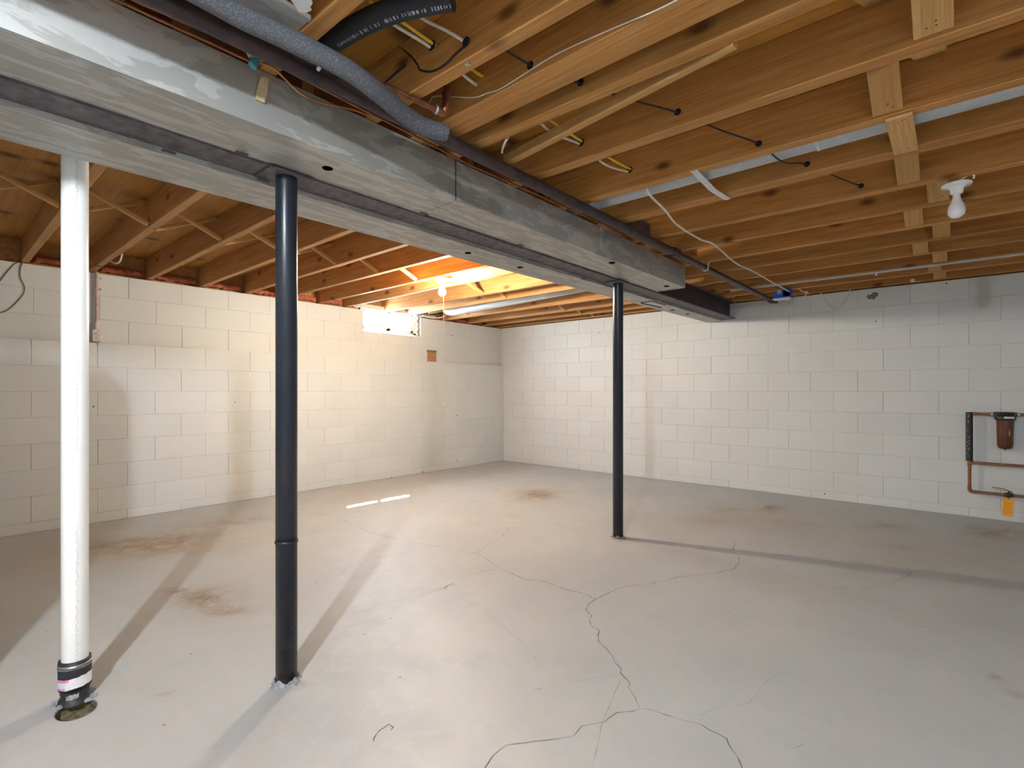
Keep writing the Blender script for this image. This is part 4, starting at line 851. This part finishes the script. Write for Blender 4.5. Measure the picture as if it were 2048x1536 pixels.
for i in range(26):
    z = zc1-.01-(zc1-zc2-.04)*random.random(); an = random.uniform(-2.2,-1.5); p = Vector((xv-.002+.0243*math.cos(an), YW+.0243*math.sin(an), z)); s.add([p+Vector((-.002,0,-.003)), p+Vector((.002,0,-.003)), p+Vector((.002,0,.003)), p+Vector((-.002,0,.003))], [(0,1,2,3)])
t.part('foam_print', s, M['ink_w'], under=ins)
xf = W_(2010,830).x
for x in (xf-.083, xf+.081):
    s = MB(); s.tube([Vector((x-.006,YW,zc1)), Vector((x+.008,YW,zc1))], r+.004, 14); t.part('fitting', s, M['solder'])
xb = W_(2017,988).x
# ball valve
v = Thing('ball_valve', 'dark ball valve with long lever on the lowest copper pipe', 'valve', (xb,YW,zc3))
s = MB(); s.lathe([(.012,-.028),(.016,-.028),(.017,-.014),(.021,-.009),(.021,.009),(.017,.014),(.016,.028),(.012,.028)], (xb,YW,zc3), 16, (1,0,0)); v.part('valve_body', s, M['black_pl'])
s = MB(); s.tube([Vector((xb+.002,YW-.005,zc3+.015)), Vector((xb+.002,YW-.008,zc3+.036))], .007, 10); v.part('stem', s, M['black_pl'])
s = MB(); s.tube(spline([Vector((xb+.025,YW-.01,zc3+.012)), Vector((xb+.02,YW-.01,zc3+.03)), Vector((xb,YW-.01,zc3+.036)), Vector((xb-.03,YW-.015,zc3+.048)), Vector((xb-.10,YW-.02,zc3+.055))], 5), .0035, 8); v.part('lever', s, M['copper'])
g = Thing('inspection_tag', 'orange paper tag with printed lines hanging from the lowest copper pipe', 'tag', (xb,YW-.02,zc3-.16))
s = MB(); m_ = Matrix.Translation((xb+.0,YW-.026,zc3-.022)) @ Matrix.Rotation(.05,4,'Y') @ Matrix.Rotation(.06,4,'X'); s.box((-.033,-.0006,-.150), (.033,.0006,0), m_); tg = g.part('tag_card', s, M['orange'])
s = MB()
for i in range(9): s.box((-.026,-.0012,-.040-i*.011), (.026-(.012 if i % 3 == 2 else 0),-.0007,-.0425-i*.011), m_)
g.part('printed_lines', s, M['tagline'], under=tg)
s = MB(); s.tube(spline([Vector((xb-.004,YW-.016,zc3+.0)), Vector((xb-.004,YW-.03,zc3-.016)), Vector((xb,YW-.029,zc3-.03)), Vector((xb+.006,YW-.024,zc3-.022))], 4), .002, 6); g.part('wire_tie', s, M['black_pl'])
# filter
fcx, fcy = xf, YW-.002
f = Thing('water_filter', 'brown water filter canister with black head on the copper pipe', 'filter', (fcx,fcy,.60))
zt = zc1+.018; zb_ = at(2010,898,1,YW).z
s = MB(); s.lathe([(.0005,zt),(.052,zt),(.056,zt-.006),(.058,zt-.028),(.066,zt-.030),(.067,zt-.058),(.060,zt-.068),(.0005,zt-.068)], (fcx,fcy,0), 36); s.cbox((fcx-.072,fcy-.022,zc1-.020), (fcx+.07,fcy+.022,zc1+.018), .004); hd = f.part('filter_head', s, M['black_pl'])
s = MB(); s.lathe([(.056,zt-.066),(.0545,zt-.10),(.0505,zb_+.035),(.047,zb_+.015),(.036,zb_+.004),(.012,zb_),(.010,zb_-.006),(.0005,zb_-.007)], (fcx,fcy,0), 36); bw = f.part('canister', s, M['filter'])
tc = CAM-Vector((fcx,fcy,0)); aa = math.atan2(tc.y, tc.x)
def patch(name, a, b, z1_, z0_, R_, m, par, n=8):
    s = MB(); vs = []
    for i in range(n+1):
        an = aa+a+(b-a)*i/n; e = Vector((math.cos(an), math.sin(an), 0)); vs += [Vector((fcx,fcy,0))+e*R_+UP*z1_, Vector((fcx,fcy,0))+e*R_+UP*z0_]
    s.add(vs, [(2*i, 2*i+1, 2*i+3, 2*i+2) for i in range(n)]); f.part(name, s, m, under=par)
patch('white_label', -.1, 1.0, zt-.036, zt-.052, .0676, M['sticker_w'], hd)
for z_, h_ in ((.145,.004),(.158,.010),(.172,.012),(.19,.006)): patch('gold_mark', .42, .62, zt-z_, zt-z_-h_, .0548-.02*(z_-.1), M['gold'], bw, 3)

# ------------------------------------------------------------------ left wall things
oc = at(193, 671.5, 0, XU+.02); t = Thing('wall_outlet', 'paint-spattered surface outlet box with conduit on the block wall', 'outlet', (XU, oc.y, 1.51))
s = MB(); s.cbox((XU, oc.y-.034, 1.512), (XU+.042, oc.y+.034, 1.615), .006); bx = t.part('outlet_box', s, M['outlet'])
for z in (1.583, 1.542):
    s = MB(); s.lathe([(.0005,.0432),(.013,.0432),(.0145,.0415)], (XU, oc.y, z), 14, (1,0,0)); rp = t.part('receptacle', s, M['outlet'], under=bx)
    for dy in (-.005, .005):
        s = MB(); s.box((XU+.043, oc.y+dy-.0012, z-.004), (XU+.0438, oc.y+dy+.0012, z+.005)); t.part('slot', s, M['dark_hole'], under=bx)
s = MB(); s.tube([Vector((XU+.022,oc.y,1.615)), Vector((XU+.022,oc.y,1.68))], .015, 14); t.part('connector', s, M['outlet'])
s = MB(); s.tube([Vector((XU+.022,oc.y,1.66)), Vector((XU+.022,oc.y,2.099))], .0105, 14); t.part('conduit', s, M['conduit_p'])
s = MB(); s.box((XU,oc.y-.012,1.95), (XU+.034,oc.y+.03,1.965)); t.part('conduit_strap', s, M['conduit_p'])
cable([at(x, y, 0, XU+.006) for x, y in ((48,524),(43,530),(40,545),(42,558),(49,573),(48,585),(40,597),(20,617),(0,626),(-25,626))], .0032, M['wire_b'], 'brown wire hanging in a curve on the block wall under a joist')
cable([at(x, y, 0, XU+.006) for x, y in ((38,524),(28,529),(15,543),(0,562),(-15,578))], .0032, M['wire_b'], 'brown wire slanting down the block wall from the joist end')
cable([at(x, y, 1, -5.06) for x, y in ((222,523),(232,527),(240,522),(244,508))], .006, M['cable_w'], 'short loop of white cable hanging in a window-side joist bay')

# tall water heater standing out of view; it throws the broad shade on the floor and wall
hc = Vector((3.02, -6.285, 0)); t = Thing('water_heater', 'tall pale enamel water heater standing on the floor past the drain pipe', 'water heater', hc)
s = MB(); s.lathe([(.0005,.03),(.25,.03),(.25,1.68),(.24,1.72),(.20,1.76),(.12,1.775),(.0005,1.78)], hc, 40); t.part('tank_jacket', s, M['enamel'])
s = MB(); s.lathe([(.0005,0),(.235,0),(.235,.03)], hc, 40); t.part('base_ring', s, M['black_pl'])
for dx in (-.17, -.02): s = MB(); s.tube([hc+Vector((dx,0,1.70)), hc+Vector((dx,0,ZC-.01))], .011, 12); t.part('water_pipe', s, M['copper'])
